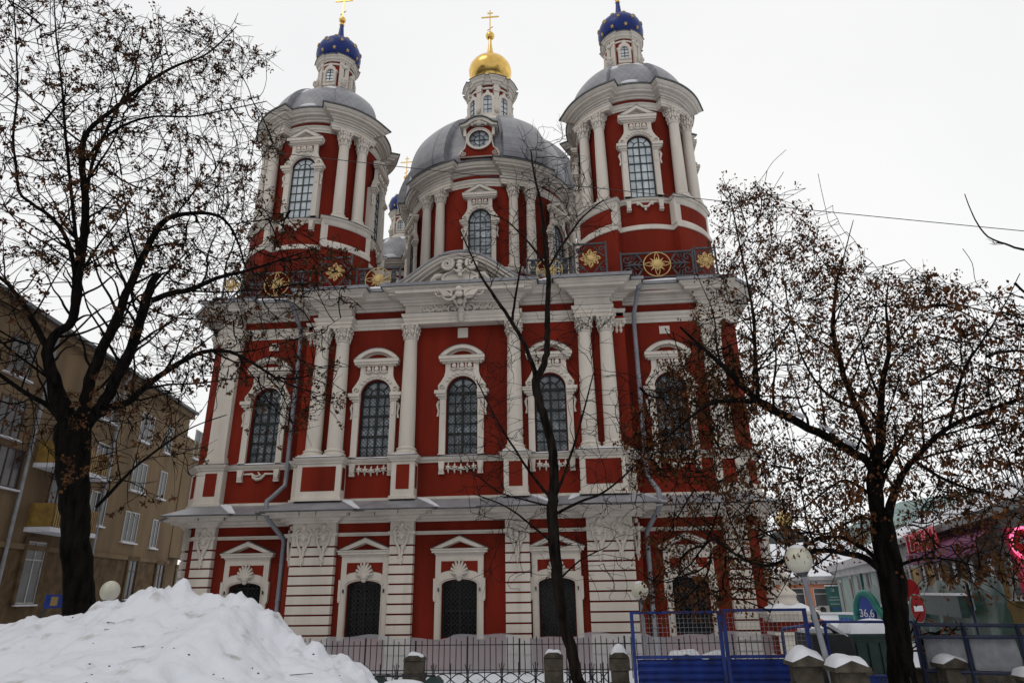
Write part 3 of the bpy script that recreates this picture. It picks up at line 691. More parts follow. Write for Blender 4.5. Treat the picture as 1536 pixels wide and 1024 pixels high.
snow_wedge((4.0, .1, 5.6), (4.42, .0, 5.6), (4.42, -.1, 5.45), (3.85, -.2, 5.38)); snow_wedge((1.0, .05, 5.45), (1.35, .05, 5.45), (1.3, -.3, 5.30), (.95, -.3, 5.30))
# --- roof railing with gilded suns
def sun_flower(m, cx, cz, R, y, ring=True):
    if ring: m.tube([(cx+R*math.cos(a), y, cz+R*math.sin(a)) for a in np.linspace(0, 2*PI, 29)], .022, 5)
    star = []
    for k in range(16):
        a0 = 2*PI*k/16; L = R*(.72 if k % 4 == 2 else .5 if k % 2 else .58)
        star += [(cx+L*math.cos(a0), cz+L*math.sin(a0)), (cx+R*.36*math.cos(a0+PI/16), cz+R*.36*math.sin(a0+PI/16))]
    m.prism(star, y-.03, y+.02, back=True)
    for k in range(4):
        a = PI/2*k; ux, uz = math.cos(a), math.sin(a); px, pz = -uz, ux
        m.tube([(cx+ux*R*t+px*w*R, y-.02, cz+uz*R*t+pz*w*R) for t, w in ((.3, .14), (.6, .16), (.85, .08), (.98, 0), (.85, -.08), (.6, -.16), (.3, -.14))], .02, 5)
    m.blob((cx, y-.04, cz), (R*.3, .04, R*.3), 10); 
def rail_panel(x0, x1, y, z0, z1, sun, tall=False, shape='ring'):
    m = MB(); t = .035; w = x1-x0; cx, cz = (x0+x1)/2, (z0+z1)/2; H = z1-z0
    m.box(x0, x1, y-t, y+t, z1-.07, z1-.0); m.box(x0, x1, y-t, y+t, z0, z0+.05)
    for x in (x0, x1): m.box(x-.035, x+.035, y-.035, y+.035, z0, z1+.05)
    R = min(H*.47, w*.42)
    for s in (-1, 1):
        xe = x0+.12 if s < 0 else x1-.12; xi = cx+s*R
        L = abs(xe-xi)
        if L > .25:
            m.tube([(xi, y, cz), (xi+s*L*.5, y, cz+.03), (xe, y, cz-.0)], [.03, .06, .03], 5)
            for q in (.3, .55, .8):
                for v in (-1, 1): m.tube([(xi+s*L*q, y, cz), (xi+s*L*(q-.12), y, cz+v*.14), (xi+s*L*(q-.3), y, cz+v*.2)], [.04, .035, .01], 5)
            for v in (-1, 1):
                m.tube([(xi, y, cz+v*.1), (xi+s*L*.2, y, cz+v*H*.3), (xi+s*L*.35, y, cz+v*H*.44)], [.02, .05, .05], 5)
                m.spiral((xe-s*.1, cz+v*H*.24), H*.17, 1.2, .035, y, v*s, 0, 12)
                for q in (.4, .55, .7): m.tube([(xi+s*L*q, y, cz+v*H*.42), (xi+s*L*(q+.03), y, cz+v*H*.3), (xi+s*L*(q+.1), y, cz+v*H*.2)], [.03, .03, .01], 4)
        else:
            for v in (-1, 1): m.spiral((cx+s*w*.36, cz+v*H*.3), .13, 1.2, .035, y, v*s, 0, 12); m.tube([(cx+s*w*.45, y, cz+v*.1), (cx+s*w*.3, y, cz+v*.25), (cx+s*w*.1, y, cz+v*H*.42)], .03, 5)
    r = link('railing', m, IRON, church)
    gm = MB()
    if sun == 'sun': sun_flower(gm, cx, cz, R, y-.04)
    elif sun == 'burst':
        sun_flower(gm, cx, cz, min(R, .42), y-.05, False)
        for a in np.linspace(0, 2*PI, 8, endpoint=False): gm.spiral((cx+.26*math.cos(a), cz+.24*math.sin(a)), .11, 1.1, .035, y-.07, 1, a, 10)
    if sun: link('sun_ornament', gm, GOLDP, r)
RZ0, RZ1 = 13.86, 14.98
for s in (-1, 1):
    def R_(a, b, *k): rail_panel(min(s*a, s*b), max(s*a, s*b), *k)
    R_(4.5, 5.75, -.45, RZ0+.02, RZ1+.32, 'burst'); R_(2.6, 4.4, .02, RZ0-.02, RZ1-.02, 'sun')
    R_(6.35, 9.15, -.02, RZ0, RZ1, 'sun'); R_(9.25, 10.05, .0, RZ0, RZ1+.1, 'burst')

# --- corner towers
def step_ring(rb, rp, ac=45, hwid=21.5, period=90, dth=3.0):
    """closed plan: round body rb with wider segments rp centred on ac + k*period"""
    pts = []; n = int(360/period)
    for k in range(n):
        c = ac+k*period; a0, a1 = c-period+hwid, c-hwid
        for a in np.linspace(a0, a1, max(3, int((a1-a0)/dth)+1)): pts.append((a, rb))
        for a in np.linspace(c-hwid+.15, c+hwid-.15, max(3, int(2*hwid/dth)+1)): pts.append((a, rp))
    return [(r*math.sin(math.radians(a)), -r*math.cos(math.radians(a))) for a, r in pts], [r > (rb+rp)/2 for a, r in pts]
def star6(m, c, n, R, t=.03):
    n = Vector(n).normalized(); a = Vector((0, 0, 1)).cross(n); a.normalize(); b = n.cross(a); c = Vector(c)
    pts = [c+n*t+(a*math.cos(PI*k/6)+b*math.sin(PI*k/6))*(R if k % 2 == 0 else R*.46) for k in range(12)]
    m.add(pts+[c+n*(t+.03)]+[p-n*t*2 for p in pts], [(k, (k+1) % 12, 12) for k in range(12)]+[(13+k, 13+(k+1) % 12, (k+1) % 12, k) for k in range(12)])
def cross(m, z, h, w, t=.045):
    m.box(-t/2, t/2, -t/2, t/2, z, z+h); m.box(-w, w, -t/2-.003, t/2+.003, z+h*.70, z+h*.70+t)
    m.box(-w*.32, w*.32, -t/2-.002, t/2+.002, z+h*.88, z+h*.88+t*.8)
    for x, zz in ((-w, z+h*.70+t/2), (w, z+h*.70+t/2), (0, z+h)): m.blob((x, 0, zz), (t*.75, t*.6, t*.75), 6)
    m.tube([(-w*.32, 0, z+h*.12), (w*.32, 0, z+h*.28)], t*.5, 4)
def dome_roof(m, rb, rp, prof, ac, hwid, period, ku, kv, edge=True):
    """prof: (radius factor, z); plan radius eases from the stepped ring to a plain circle at the top"""
    ring, big = step_ring(rb, rp, ac, hwid, period, 3)
    n = len(ring); k = len(prof); ang = [math.atan2(p[0], -p[1]) for p in ring]; rad = [math.hypot(*p) for p in ring]
    def col(i):
        out_ = []
        for fz, z in prof:
            r = fz*(rb*.985+(rad[i]-rb)*(.55+.45*fz)); out_.append((r*math.sin(ang[i]), -r*math.cos(ang[i]), z))
        return out_
    i = 0; runs = []; cur = [0]
    while i < n:
        i2 = (i+1) % n
        if abs(rad[i2]-rad[i]) > .05: runs.append(cur); runs.append([i, i2]); cur = [i2]
        else: cur.append(i2)
        i += 1
    runs.append(cur)
    for run in runs:
        if len(run) < 2: continue
        vs = []; fs = []; uvs = []; sm = len(run) > 2
        for q in run: vs += col(q)
        for a in range(len(run)-1):
            da = (ang[run[a+1]]-ang[run[a]]+PI) % (2*PI)-PI; ua = ang[run[a]]*ku; ub = (ang[run[a]]+da)*ku
            for j in range(k-1):
                fs.append((a*k+j, (a+1)*k+j, (a+1)*k+j+1, a*k+j+1)); va, vb = j/(k-1)*kv, (j+1)/(k-1)*kv
                uvs.append([(ua, va), (ub, va), (ub, vb), (ua, vb)])
        m.add(vs, fs, 0, sm, uvs)
TRB, TRP = 2.50, 2.87
def build_tower(loc):
    ring, big = step_ring(TRB, TRP); base, bb = step_ring(2.72, 3.08); ped, pb = step_ring(2.66, 3.02)
    tw = MB(); tw.sweep(base, [(0, 13.4), (0, 16.14)], True); tw.sweep(ped, [(0, 16.14), (0, 17.44)], True, mi=None)
    tw.lathe([(TRB, 17.4), (TRB, 22.9)], 90, smooth=True)
    # wall behind each column pair
    t = link('tower', tw, RED, church, loc)
    w = MB(); w.sweep(base, [(0, 16.12), (.04, 16.13), (.04, 16.33), (-.06, 16.36)], True)
    # white framing of pedestal panels
    pr_, pg = step_ring(2.66, 3.02)
    for k in range(4):
        for sa in (-1, 1):
            for aa, wd in ((20.0, 2.4),):
                a = math.radians(45+90*k+sa*aa); R = Matrix.Rotation(a, 4, 'Z'); w.T = R; w.box(-.14, .14, -3.04, -2.7, 16.33, 17.44); w.T = None
        a0, a1 = math.radians(45+90*k-21), math.radians(45+90*k+21)
        w.lathe([(3.02, 17.22), (3.05, 17.23), (3.05, 17.44)], 14, a0=a0, a1=a1); w.lathe([(3.05, 16.33), (3.05, 16.47), (3.02, 16.49)], 14, a0=a0, a1=a1)
    link('tower_band', w, WHITE, t)
    lg = MB(); lg.sweep(ped, [(0, 17.40), (.04, 17.41), (.05, 17.48), (.1, 17.5), (.14, 17.57), (.14, 17.60), (-.3, 17.64)], True); link('tower_ledge', lg, WHITE, t)
    le = MB(); le.sweep(ped, [(.142, 17.585), (.155, 17.585), (.155, 17.607), (-.1, 17.635)], True); link('tower_ledge_sheet', le, EDGE, t)
    en = MB(); _, bigr = ring, big; nr = len(ring)
    wide = {i for i in range(nr) if big[i] or big[(i+1) % nr]}
    en.sweep(ring, [(-.4, 22.28), (.03, 22.28), (.03, 22.38), (.06, 22.39), (.06, 22.50), (.11, 22.56), (.11, 22.60), (0, 22.61), (0, 22.86)], True, mi=lambda i, j: 1 if (j == 7 and i not in wide) else 0)
    en.sweep(ring, [(0, 22.84), (.06, 22.85), (.08, 22.92), (.16, 22.94), (.18, 23.0), (.34, 23.03), (.35, 23.12), (.42, 23.14), (.50, 23.22), (.51, 23.27)], True)
    link('tower_entablature', en, [WHITE, RED], t)
    ee = MB(); ee.sweep(ring, [(.11, 22.601), (.125, 22.601), (.125, 22.617), (0.004, 22.625)], True); ee.sweep(ring, [(.50, 23.262), (.56, 23.262), (.565, 23.33), (.0, 23.5)], True); link('tower_eave', ee, EDGE, t)
    dm = MB(); prof = [(1.0-.66*(1-math.cos(PI/2*q))*1.0, 23.45+2.45*math.sin(PI/2*q)) for q in np.linspace(0, .98, 15)]
    prof = [(math.cos(PI/2*q*.76)*1.0, 23.42+2.62*math.sin(PI/2*q*.76)/math.sin(PI/2*.76)) for q in np.linspace(0, 1, 15)]
    dome_roof(dm, 2.72, 3.0, prof, 45, 21.5, 90, 8.5, 6.5); link('tower_roof', dm, TILE_D, t)
    def roof_snow(aa, ab, qa, qb):
        sm = MB(); vs = []; NN = 9
        for i in range(NN+1):
            for j in range(NN+1):
                u_, v_ = i/NN, j/NN; q = qa+(qb-qa)*v_; a = math.radians(aa+(ab-aa)*u_+2.5*math.sin(v_*7)); e = (math.sin(PI*u_)*math.sin(PI*v_))**.5
                rr = 2.68*math.cos(PI/2*q*.76)+.05*e-.015; z = 23.43+2.62*math.sin(PI/2*q*.76)/math.sin(PI/2*.76)+.05*e-.015; vs.append((rr*math.sin(a), -rr*math.cos(a), z))
        sm.add(vs, [(i*(NN+1)+j, (i+1)*(NN+1)+j, (i+1)*(NN+1)+j+1, i*(NN+1)+j+1) for i in range(NN) for j in range(NN)], 0, True); link('roof_snow', sm, SNOW, t)
    roof_snow(8, 23, .66, .93); roof_snow(-28, -16, .5, .8); roof_snow(-10, 6, .04, .12); roof_snow(70, 80, .3, .8)
    # columns
    cm_ = column_mesh(17.63, 21.5, 22.28, .255, .215, 16); cobj = None
    for k in range(4):
        for sa in (-9.3, 9.3):
            a = math.radians(45+90*k+sa); p = (2.80*math.sin(a), -2.80*math.cos(a), 0)
            if cobj is None: cobj = link('column', cm_, WHITE, t, p); cobj.rotation_euler = (0, 0, a)
            else:
                c = cobj.copy(); COL.objects.link(c); c.location = p; c.rotation_euler = (0, 0, a)
    for k in range(4): put('tower_win', t, (2.60*math.sin(PI/2*k), -2.60*math.cos(PI/2*k), 0), PI/2*k, nest=False)
    # lantern
    ln = MB(); ln.lathe([(.98, 25.2), (.98, 28.3)], 48); ln_o = link('lantern', ln, RED, t)
    lw = MB(); lw.lathe([(1.16, 25.6), (1.14, 26.30), (1.06, 26.42), (1.0, 26.44)], 48)
    lp, lb = step_ring(1.0, 1.07, 45, 16, 90, 5)
    lw.sweep(lp, [(0, 28.0), (.03, 28.02), (.03, 28.12), (0, 28.13)], True)
    lw.sweep(lp, [(0, 28.26), (.05, 28.27), (.07, 28.36), (.12, 28.38), (.16, 28.5), (.22, 28.56), (.23, 28.64), (-.3, 28.72)], True)
    for k in range(4):
        for sa in (-9, 9):
            lw.T = Matrix.Rotation(math.radians(45+90*k+sa), 4, 'Z'); lw.box(-.13, .13, -1.09, -.9, 26.4, 28.28)
        lw.T = Matrix.Rotation(math.radians(45+90*k), 4, 'Z')
        lw.box(-.22, .22, -1.2, -.95, 26.4, 26.5); lw.blob((0, -1.22, 26.72), (.17, .15, .26), 8); lw.blob((0, -1.14, 27.0), (.12, .1, .14), 8); lw.spiral((0, 26.72), .17, 1.3, .05, -1.34, 1, 0, 10)
        lw.blob((0, -1.12, 27.92), (.17, .07, .12), 8); lw.box(-.2, .2, -1.13, -1.0, 27.98, 28.08)
        lw.T = Matrix.Rotation(math.radians(90*k), 4, 'Z')
        o = arch(.22, 26.75, 27.42, .22, 12); q = [(-.37, 26.45), (.37, 26.45), (.37, 27.40), (.43, 27.44), (.43, 27.52), (.34, 27.55), (.28, 27.74), (.14, 27.86), (.09, 27.95), (.06, 28.08), (-.06, 28.08), (-.09, 27.95), (-.14, 27.86), (-.28, 27.74), (-.34, 27.55), (-.43, 27.52), (-.43, 27.44), (-.37, 27.40)]
        lw.prism(q, -1.09, -.9, 0, [o]); lw.box(-.33, .33, -1.14, -1.0, 26.66, 26.72)
        lw.box(-.34, -.24, -1.13, -1.05, 26.72, 27.38); lw.box(.24, .34, -1.13, -1.05, 26.72, 27.38)
        lw.T = None
    link('lantern_trim', lw, WHITE, t)
    for k in range(4):
        lp_ = MB(); lf = MB(); lp_.T = lf.T = Matrix.Rotation(PI/2*k, 4, 'Z')
        lp_.prism(arch(.22, 26.75, 27.42, .22, 12), -1.0, -.98)
        lf.box(-.018, .018, -1.03, -1.0, 26.75, 27.64)
        for z in (26.76, 26.97, 27.18, 27.42): lf.box(-.22, .22, -1.026, -1.002, z, z+.025)
        link('lantern_pane', lp_, PANET, t); link('lantern_frame', lf, FRAME, t)
    le2 = MB(); le2.sweep(lp, [(.225, 28.635), (.27, 28.635), (.27, 28.67), (-.3, 28.75)], True); link('lantern_eave', le2, EDGE, t)
    on = MB(); P = [(.8, 28.66), (.84, 28.74), (1.02, 28.86), (1.14, 29.02), (1.21, 29.24), (1.20, 29.46), (1.10, 29.70), (.92, 29.90), (.66, 30.07), (.42, 30.17), (.28, 30.26), (.22, 30.4), (.18, 30.6), (.145, 30.85), (.12, 31.1), (.105, 31.27)]
    on.lathe(P, 40); ss = on; ss.mi = 1
    for row, (rr, zz, nz_, off, cnt) in enumerate([(1.13, 29.0, -.45, .0, 10), (1.205, 29.44, .15, .5, 10), (.99, 29.83, .95, .0, 10), (.52, 30.13, 2.5, .5, 5)]):
        for k in range(cnt):
            a = 2*PI*(k+off)/cnt+.15; ss_n = (math.sin(a), -math.cos(a), nz_); star6(ss, (rr*math.sin(a), -rr*math.cos(a), zz), ss_n, .105 if row < 3 else .075)
    link('onion_dome', on, [BLUE, GOLDP], t)
    cr_ = MB(); cr_.lathe([(.105, 31.27), (.14, 31.3), (.1, 31.38), (.08, 31.5)], 12); cr_.blob((0, 0, 31.66), (.19, .19, .19), 14); cross(cr_, 31.82, 1.72, .46, .06); link('gilded_cross', cr_, GOLD, t)
    for ch in t.children:
        if ch.name.startswith('lantern'): ch.scale = (.86, .86, .86); ch.location = (0, 0, 26.3*.14)
        if ch.name.startswith('onion'): ch.scale = (.95, .95, 1.12); ch.location = (0, 0, -31.27*.12)
    return t
# tower window kit
tu = dict(hw=.53, z0=17.74, zs=20.26, rise=.55)
def tower_apron():
    m = MB()
    for s in (-1, 1):
        m.prism([(s*.66-.1, 17.44), (s*.66-.07, 17.1), (s*.66+.07, 17.1), (s*.66+.1, 17.44)][::-1], -.2, .1); m.box(s*.66-.09, s*.66+.09, -.17, .1, 17.02, 17.1)
    pts = [(-.45, -.14, 17.36), (-.3, -.14, 17.38), (-.2, -.16, 17.28), (-.1, -.17, 17.16), (0, -.18, 17.14), (.1, -.17, 17.16), (.2, -.16, 17.28), (.3, -.14, 17.38), (.45, -.14, 17.36)]
    m.tube(pts, [.02, .05, .05, .05, .06, .05, .05, .05, .02], 6)
    for s in (-1, 1): m.blob((s*.3, -.14, 17.3), (.06, .05, .06), 6)
    m.blob((0, -.16, 17.05), (.06, .05, .08), 6)
    return m
tf = grid_frame(tu['hw'], tu['z0'], tu['zs'], tu['rise'], .055, .045, 4, 6, bold=.055)
tb = MB(); tb.prism([(-.80, 17.6), (.80, 17.6), (.80, 20.2), (-.80, 20.2)], .01, .2, 0, [[(-.55, 17.7), (.55, 17.7), (.55, 20.19), (-.55, 20.19)]])
tsur = upper_surround(tu['hw'], tu['z0'], tu['zs'], tu['rise'], 21.46, 0, 0, 'tri'); 
tsur.box(-.80, -.55, .01, .25, 17.6, 20.3); tsur.box(.55, .80, .01, .25, 17.6, 20.3)
kit('tower_win', [('window', tf, FRAME), ('window_pane', pane(tu['hw'], tu['z0'], tu['zs'], tu['rise'], .09), PANET), ('window_surround', tsur, [WHITE, RED]), ('window_hood', hood(tu['hw'], 21.44, 21.74, 22.24, 'tri'), [WHITE, WHITE, EDGE]), ('apron_ornament', tower_apron(), WHITE)])
t0 = build_tower((-7.29, 2.85, 0))
for loc in ((7.54, 2.85, 0), (-7.29, 17.6, 0), (7.54, 17.6, 0)):
    c = copy_tree(t0, church); c.location = loc

# --- central drum, dome and lantern
DX, DY = -.06, 10.2
def build_drum():
    A, HW, PER = 27, 13.3, 60
    ring, big = step_ring(4.5, 4.80, A, HW, PER); nr = len(ring)
    wide = {i for i in range(nr) if big[i] or big[(i+1) % nr]}
    dm = MB(); dm.lathe([(4.5, 13.4), (4.5, 23.2)], 120)
    d = link('drum', dm, RED, church, (DX, DY, 0))
    w = MB(); pr2, _ = step_ring(4.55, 4.98, A, HW+1, PER)
    w.sweep(pr2, [(0, 15.9), (.05, 15.92), (.05, 16.1), (0, 16.12), (0, 17.2), (.1, 17.25), (.14, 17.34), (.14, 17.4), (-.4, 17.44)], True, mi=lambda i, j: 1 if j == 3 else 0)
    link('drum_pedestal', w, [WHITE, RED], d)
    e = MB()
    e.sweep(ring, [(-.5, 22.42), (.03, 22.42), (.03, 22.54), (.06, 22.55), (.06, 22.68), (.12, 22.76), (.12, 22.83), (0, 22.84), (0, 23.16)], True, mi=lambda i, j: 1 if (j == 7 and i not in wide) else 0)
    e.sweep(ring, [(0, 23.12), (.07, 23.14), (.09, 23.22), (.18, 23.24), (.2, 23.32), (.40, 23.36), (.41, 23.46), (.48, 23.48), (.55, 23.58), (.56, 23.63)], True)
    link('drum_entablature', e, [WHITE, RED], d)
    ee = MB(); ee.sweep(ring, [(.12, 22.833), (.135, 22.833), (.135, 22.85), (.004, 22.858)], True); ee.sweep(ring, [(.55, 23.622), (.61, 23.622), (.615, 23.70), (.1, 23.86)], True); link('drum_eave', ee, EDGE, d)
    ro = MB(); prof = [(math.cos(PI/2*q*.83), 23.72+5.22*math.sin(PI/2*q*.83)/math.sin(PI/2*.83)) for q in np.linspace(0, 1, 26)]
    prof = [(1.0, 23.72)]+[(f*1.02 if f > .5 else f*1.0, z) for f, z in prof[1:]]
    dome_roof(ro, 5.02, 5.52, prof, A, HW, PER, 9, 15); link('main_dome', ro, TILE_S, d)
    cm2 = column_mesh(17.43, 21.66, 22.42, .265, .225, 16); cobj = None
    for k in range(6):
        for sa in (-5.9, 5.9):
            a = math.radians(A+PER*k+sa); p = (4.76*math.sin(a), -4.76*math.cos(a), 0)
            if cobj is None: cobj = link('column', cm2, WHITE, d, p); cobj.rotation_euler = (0, 0, a)
            else: c = cobj.copy(); COL.objects.link(c); c.location = p; c.rotation_euler = (0, 0, a)
    for k in range(6):
        a = math.radians(A-30+PER*k-(27-30)); a = math.radians(k*60+(0 if k in (0, 3) else (-3 if k in (1, 4) else 0)))
        put('drum_win', d, (4.66*math.sin(a), -4.66*math.cos(a), 0), a, nest=False)
    # dormer with oval window
    y = -5.12
    o = [(.56*math.cos(q), 25.18+.66*math.sin(q)) for q in np.linspace(0, 2*PI, 32, endpoint=False)]
    half = [(1.06, 23.86), (1.10, 24.06), (1.0, 24.32), (.80, 24.52), (.72, 24.9), (.70, 25.4), (.76, 25.9), (.80, 26.1)]
    outl = [(-x, z) for x, z in half]+[(-.8, 26.2), (.8, 26.2)]+half[::-1]
    outl = outl[::-1]
    m = MB(); m.prism(outl, y, y+1.6, 0, [o]); link('dormer', m, RED, d)
    m = MB(); m.tube([(x, y-.02, z) for x, z in outl+outl[:1]], .045, 5)
    ring1 = [(.70*math.cos(q), 25.18+.80*math.sin(q)) for q in np.linspace(0, 2*PI, 36, endpoint=False)]
    m.prism(ring1, y-.07, y+.05, 0, [o]); m.tube([(x, y-.08, z) for x, z in ring1+ring1[:1]], .035, 5)
    for s in (-1, 1): m.spiral((s*.86, 24.12), .19, 1.7, .035, y-.03, -s, PI/2 if s > 0 else PI/2)
    hs = [(-1.02, 25.98), (-1.02, 26.12), (-.74, 26.22), (-.5, 26.48), (-.2, 26.66), (.2, 26.66), (.5, 26.48), (.74, 26.22), (1.02, 26.12), (1.02, 25.98), (.7, 26.02), (.45, 26.26), (.2, 26.42), (-.2, 26.42), (-.45, 26.26), (-.7, 26.02)]
    m.prism(hs[::-1], y-.28, y+1.4, 0); m.blob((0, y-.16, 26.28), (.2, .14, .2), 8)
    for s in (-1, 1): m.blob((s*.2, y-.14, 26.3), (.15, .1, .12), 8); m.blob((s*.38, y-.14, 26.2), (.1, .09, .1), 8); m.box(min(s*.72, s*.86), max(s*.72, s*.86), y-.1, y+.1, 25.4, 26.0)
    link('dormer_trim', m, WHITE, d)
    top = hs[1:9]; n = len(top); m = MB()
    m.add([(x*1.05, y-.36, z+.05) for x, z in top]+[(x*1.05, y+1.8, z+.05) for x, z in top]+[(x*1.05, y-.36, z-.03) for x, z in top], [(i, i+1, n+i+1, n+i) for i in range(n-1)]+[(2*n+i, 2*n+i+1, i+1, i) for i in range(n-1)]); link('dormer_roof', m, EDGE, d)
    m = MB(); m.prism(o, y+.10, y+.12); link('dormer_pane', m, PANEU, d)
    m = MB(); yy = y+.06
    m.tube([(.28*math.cos(q), yy, 25.18+.36*math.sin(q)) for q in np.linspace(0, 2*PI, 20)], .02, 4)
    for q in np.linspace(0, 2*PI, 8, endpoint=False):
        if abs(math.sin(2*q)) > .1: m.tube([(.28*math.cos(q), yy, 25.18+.36*math.sin(q)), (.56*math.cos(q), yy, 25.18+.66*math.sin(q))], .018, 4)
    m.box(-.02, .02, yy-.01, yy+.02, 24.52, 25.84); m.box(-.56, .56, yy-.008, yy+.018, 25.16, 25.2); link('dormer_frame', m, FRAME, d)
    for ch in d.children:
        if ch.name.startswith('dormer'): ch.scale = (.97, 1, .84); ch.location = (0, 0, 23.80*(1-.84)+.0)
    # lantern
    L0 = 28.4
    ln = MB(); ln.lathe([(1.28, L0), (1.28, 32.0)], 48); link('lantern', ln, RED, d)
    lw = MB(); lw.lathe([(1.55, L0), (1.52, 29.5), (1.42, 29.62), (1.3, 29.65)], 48)
    lp, _ = step_ring(1.32, 1.42, 22.5, 8, 45, 4)
    lw.sweep(lp, [(0, 31.62), (.04, 31.64), (.04, 31.76), (0, 31.77)], True)
    lw.sweep(lp, [(0, 31.95), (.07, 31.97), (.1, 32.1), (.18, 32.13), (.22, 32.28), (.3, 32.36), (.31, 32.45), (-.4, 32.6)], True)
    lw.lathe([(1.0, 32.5), (.98, 32.9), (.92, 33.2)], 40)
    for k in range(8):
        lw.T = Matrix.Rotation(math.radians(22.5+45*k), 4, 'Z')
        lw.box(-.16, .16, -1.45, -1.2, 29.6, 32.0); lw.blob((0, -1.52, 30.0), (.17, .13, .26), 8); lw.box(-.2, .2, -1.5, -1.2, 31.4, 31.5)
        lw.T = Matrix.Rotation(math.radians(45*k), 4, 'Z')
        o2 = arch(.26, 29.75, 30.85, .26, 12); q = [(-.42, 29.6), (.42, 29.6), (.42, 30.84), (.47, 30.88), (.47, 30.96), (.38, 31.0), (.3, 31.2), (.12, 31.3), (.06, 31.5), (-.06, 31.5), (-.12, 31.3), (-.3, 31.2), (-.38, 31.0), (-.47, 30.96), (-.47, 30.88), (-.42, 30.84)]
        lw.prism(q, -1.42, -1.2, 0, [o2]); lw.T = None
    link('lantern_trim', lw, WHITE, d)
    for k in range(8):
        lp_ = MB(); lf = MB(); lp_.T = lf.T = Matrix.Rotation(PI/4*k, 4, 'Z'); lp_.prism(arch(.26, 29.75, 30.85, .26, 12), -1.31, -1.29)
        lf.box(-.02, .02, -1.34, -1.31, 29.75, 31.1)
        for z in (29.76, 30.1, 30.45, 30.82): lf.box(-.26, .26, -1.336, -1.312, z, z+.03)
        link('lantern_pane', lp_, PANET, d); link('lantern_frame', lf, FRAME, d)
    le = MB(); le.sweep(lp, [(.3, 32.44), (.35, 32.44), (.35, 32.47), (-.4, 32.62)], True); link('lantern_eave', le, EDGE, d)
    on = MB(); P = [(.84, 32.95), (.86, 33.35), (1.02, 33.46), (1.22, 33.62), (1.35, 33.86), (1.385, 34.14), (1.33, 34.42), (1.18, 34.68), (.94, 34.9), (.66, 35.06), (.44, 35.18), (.34, 35.3), (.27, 35.5), (.21, 35.8), (.15, 36.2), (.11, 36.6), (.10, 36.9)]
    on.lathe(P, 48); on.blob((0, 0, 37.22), (.30, .30, .30), 16); cross(on, 37.48, 1.95, .56, .07); link('gilded_dome', on, GOLD, d)
du = dict(hw=.58, z0=17.5, zs=20.2, rise=.75)
kit('drum_win', [('window', grid_frame(.58, 17.5, 20.2, .75, .055, .045, 4, 6, bold=.055), FRAME), ('window_pane', pane(.58, 17.5, 20.2, .75, .09), PANEU), ('window_surround', upper_surround(.58, 17.5, 20.2, .72, 21.52, 0, 0, 'tri'), [WHITE, RED]), ('window_hood', hood(.6, 21.5, 21.82, 22.34, 'tri'), [WHITE, WHITE, EDGE])])
build_drum()
#REST
# ================================================================== FOREGROUND YARD
def gnoise(x, y, s=0): return fbm(x*3.1+s, y*2.7-s)
# film hung along the foot of the church
def film_sheet(name, x0, x1, y, label):
    m = MB(); n = int((x1-x0)/.22); vs = []
    for i in range(n+1):
        x = x0+(x1-x0)*i/n; zt = 1.05+.035*math.sin(x*1.7)+.03*math.sin(x*4.3+1)+(.06 if int((x+40)/2.1) % 2 else 0)
        vs += [(x, y+.05*math.sin(x*3), 0), (x, y+.05*math.sin(x*3)+.03, .5), (x, y+.04*math.sin(x*3.3), zt-.035), (x, y-.02+.04*math.sin(x*3.3), zt)]
    m.add(vs, [(i*4+j, (i+1)*4+j, (i+1)*4+j+1, i*4+j+1) for i in range(n) for j in range(3)], 0, True)
    return tag(link(name, m, FILM), label, 'plastic sheet')
film_sheet('plastic_sheet', -6.2, 10.3, -.55, 'milky plastic sheet hung along the foot of the church wall behind the iron fence')
# tall black picket fence in front of the church
pf = thing('picket_fence', (2, -4.2, 0), 'tall thin black picket fence running in front of the church wall', 'fence')
m = MB(); x = -9.0; k = 0
while x < 9.4:
    h = 1.20+.05*math.sin(k*1.7)+(.05 if k % 7 == 0 else 0); dx = .012*math.sin(k*2.3)
    m.tube([(x-2, 0, 0), (x-2+dx, 0, h)], .012 if k % 9 else .024, 4); x += .158; k += 1
link('picket', m, BLACKIRON, pf)['kind'] = 'stuff'
for z in (1.04, .42):
    m = MB(); m.box(-11, 7.4, -.012, .012, z, z+.022); link('rail', m, BLACKIRON, pf)
# snow heap foreground
def crest(x):   # ridge height of the heap along x
    pts = [(-7, 1.6), (-4.2, 1.85), (-2.93, 2.0), (-2.62, 2.12), (-2.42, 2.19), (-2.13, 2.20), (-1.71, 2.22), (-1.30, 2.29), (-1.22, 2.41), (-1.03, 2.38), (-.7, 2.38), (-.49, 2.33), (-.24, 2.33), (-.08, 2.39), (.08, 2.40), (.22, 2.28), (.35, 2.15), (.53, 2.01), (.7, 1.90), (.94, 1.80), (1.19, 1.71), (1.43, 1.60), (1.57, 1.48), (1.72, 1.3), (2.1, .8), (2.8, 0), (20, 0)]
    for (a, b), (c, d) in zip(pts, pts[1:]):
        if a <= x <= c: return (b+(d-b)*(x-a)/(c-a))
    return 0
def vnoise(x, y, seed):
    r = np.random.RandomState(seed).rand(256, 256); xi, yi = np.floor(x).astype(int), np.floor(y).astype(int); a, b = x-xi, y-yi
    a = a*a*(3-2*a); b = b*b*(3-2*b); g_ = lambda i, j: r[i % 256, j % 256]
    return (g_(xi, yi)*(1-a)+g_(xi+1, yi)*a)*(1-b)+(g_(xi, yi+1)*(1-a)+g_(xi+1, yi+1)*a)*b-.5
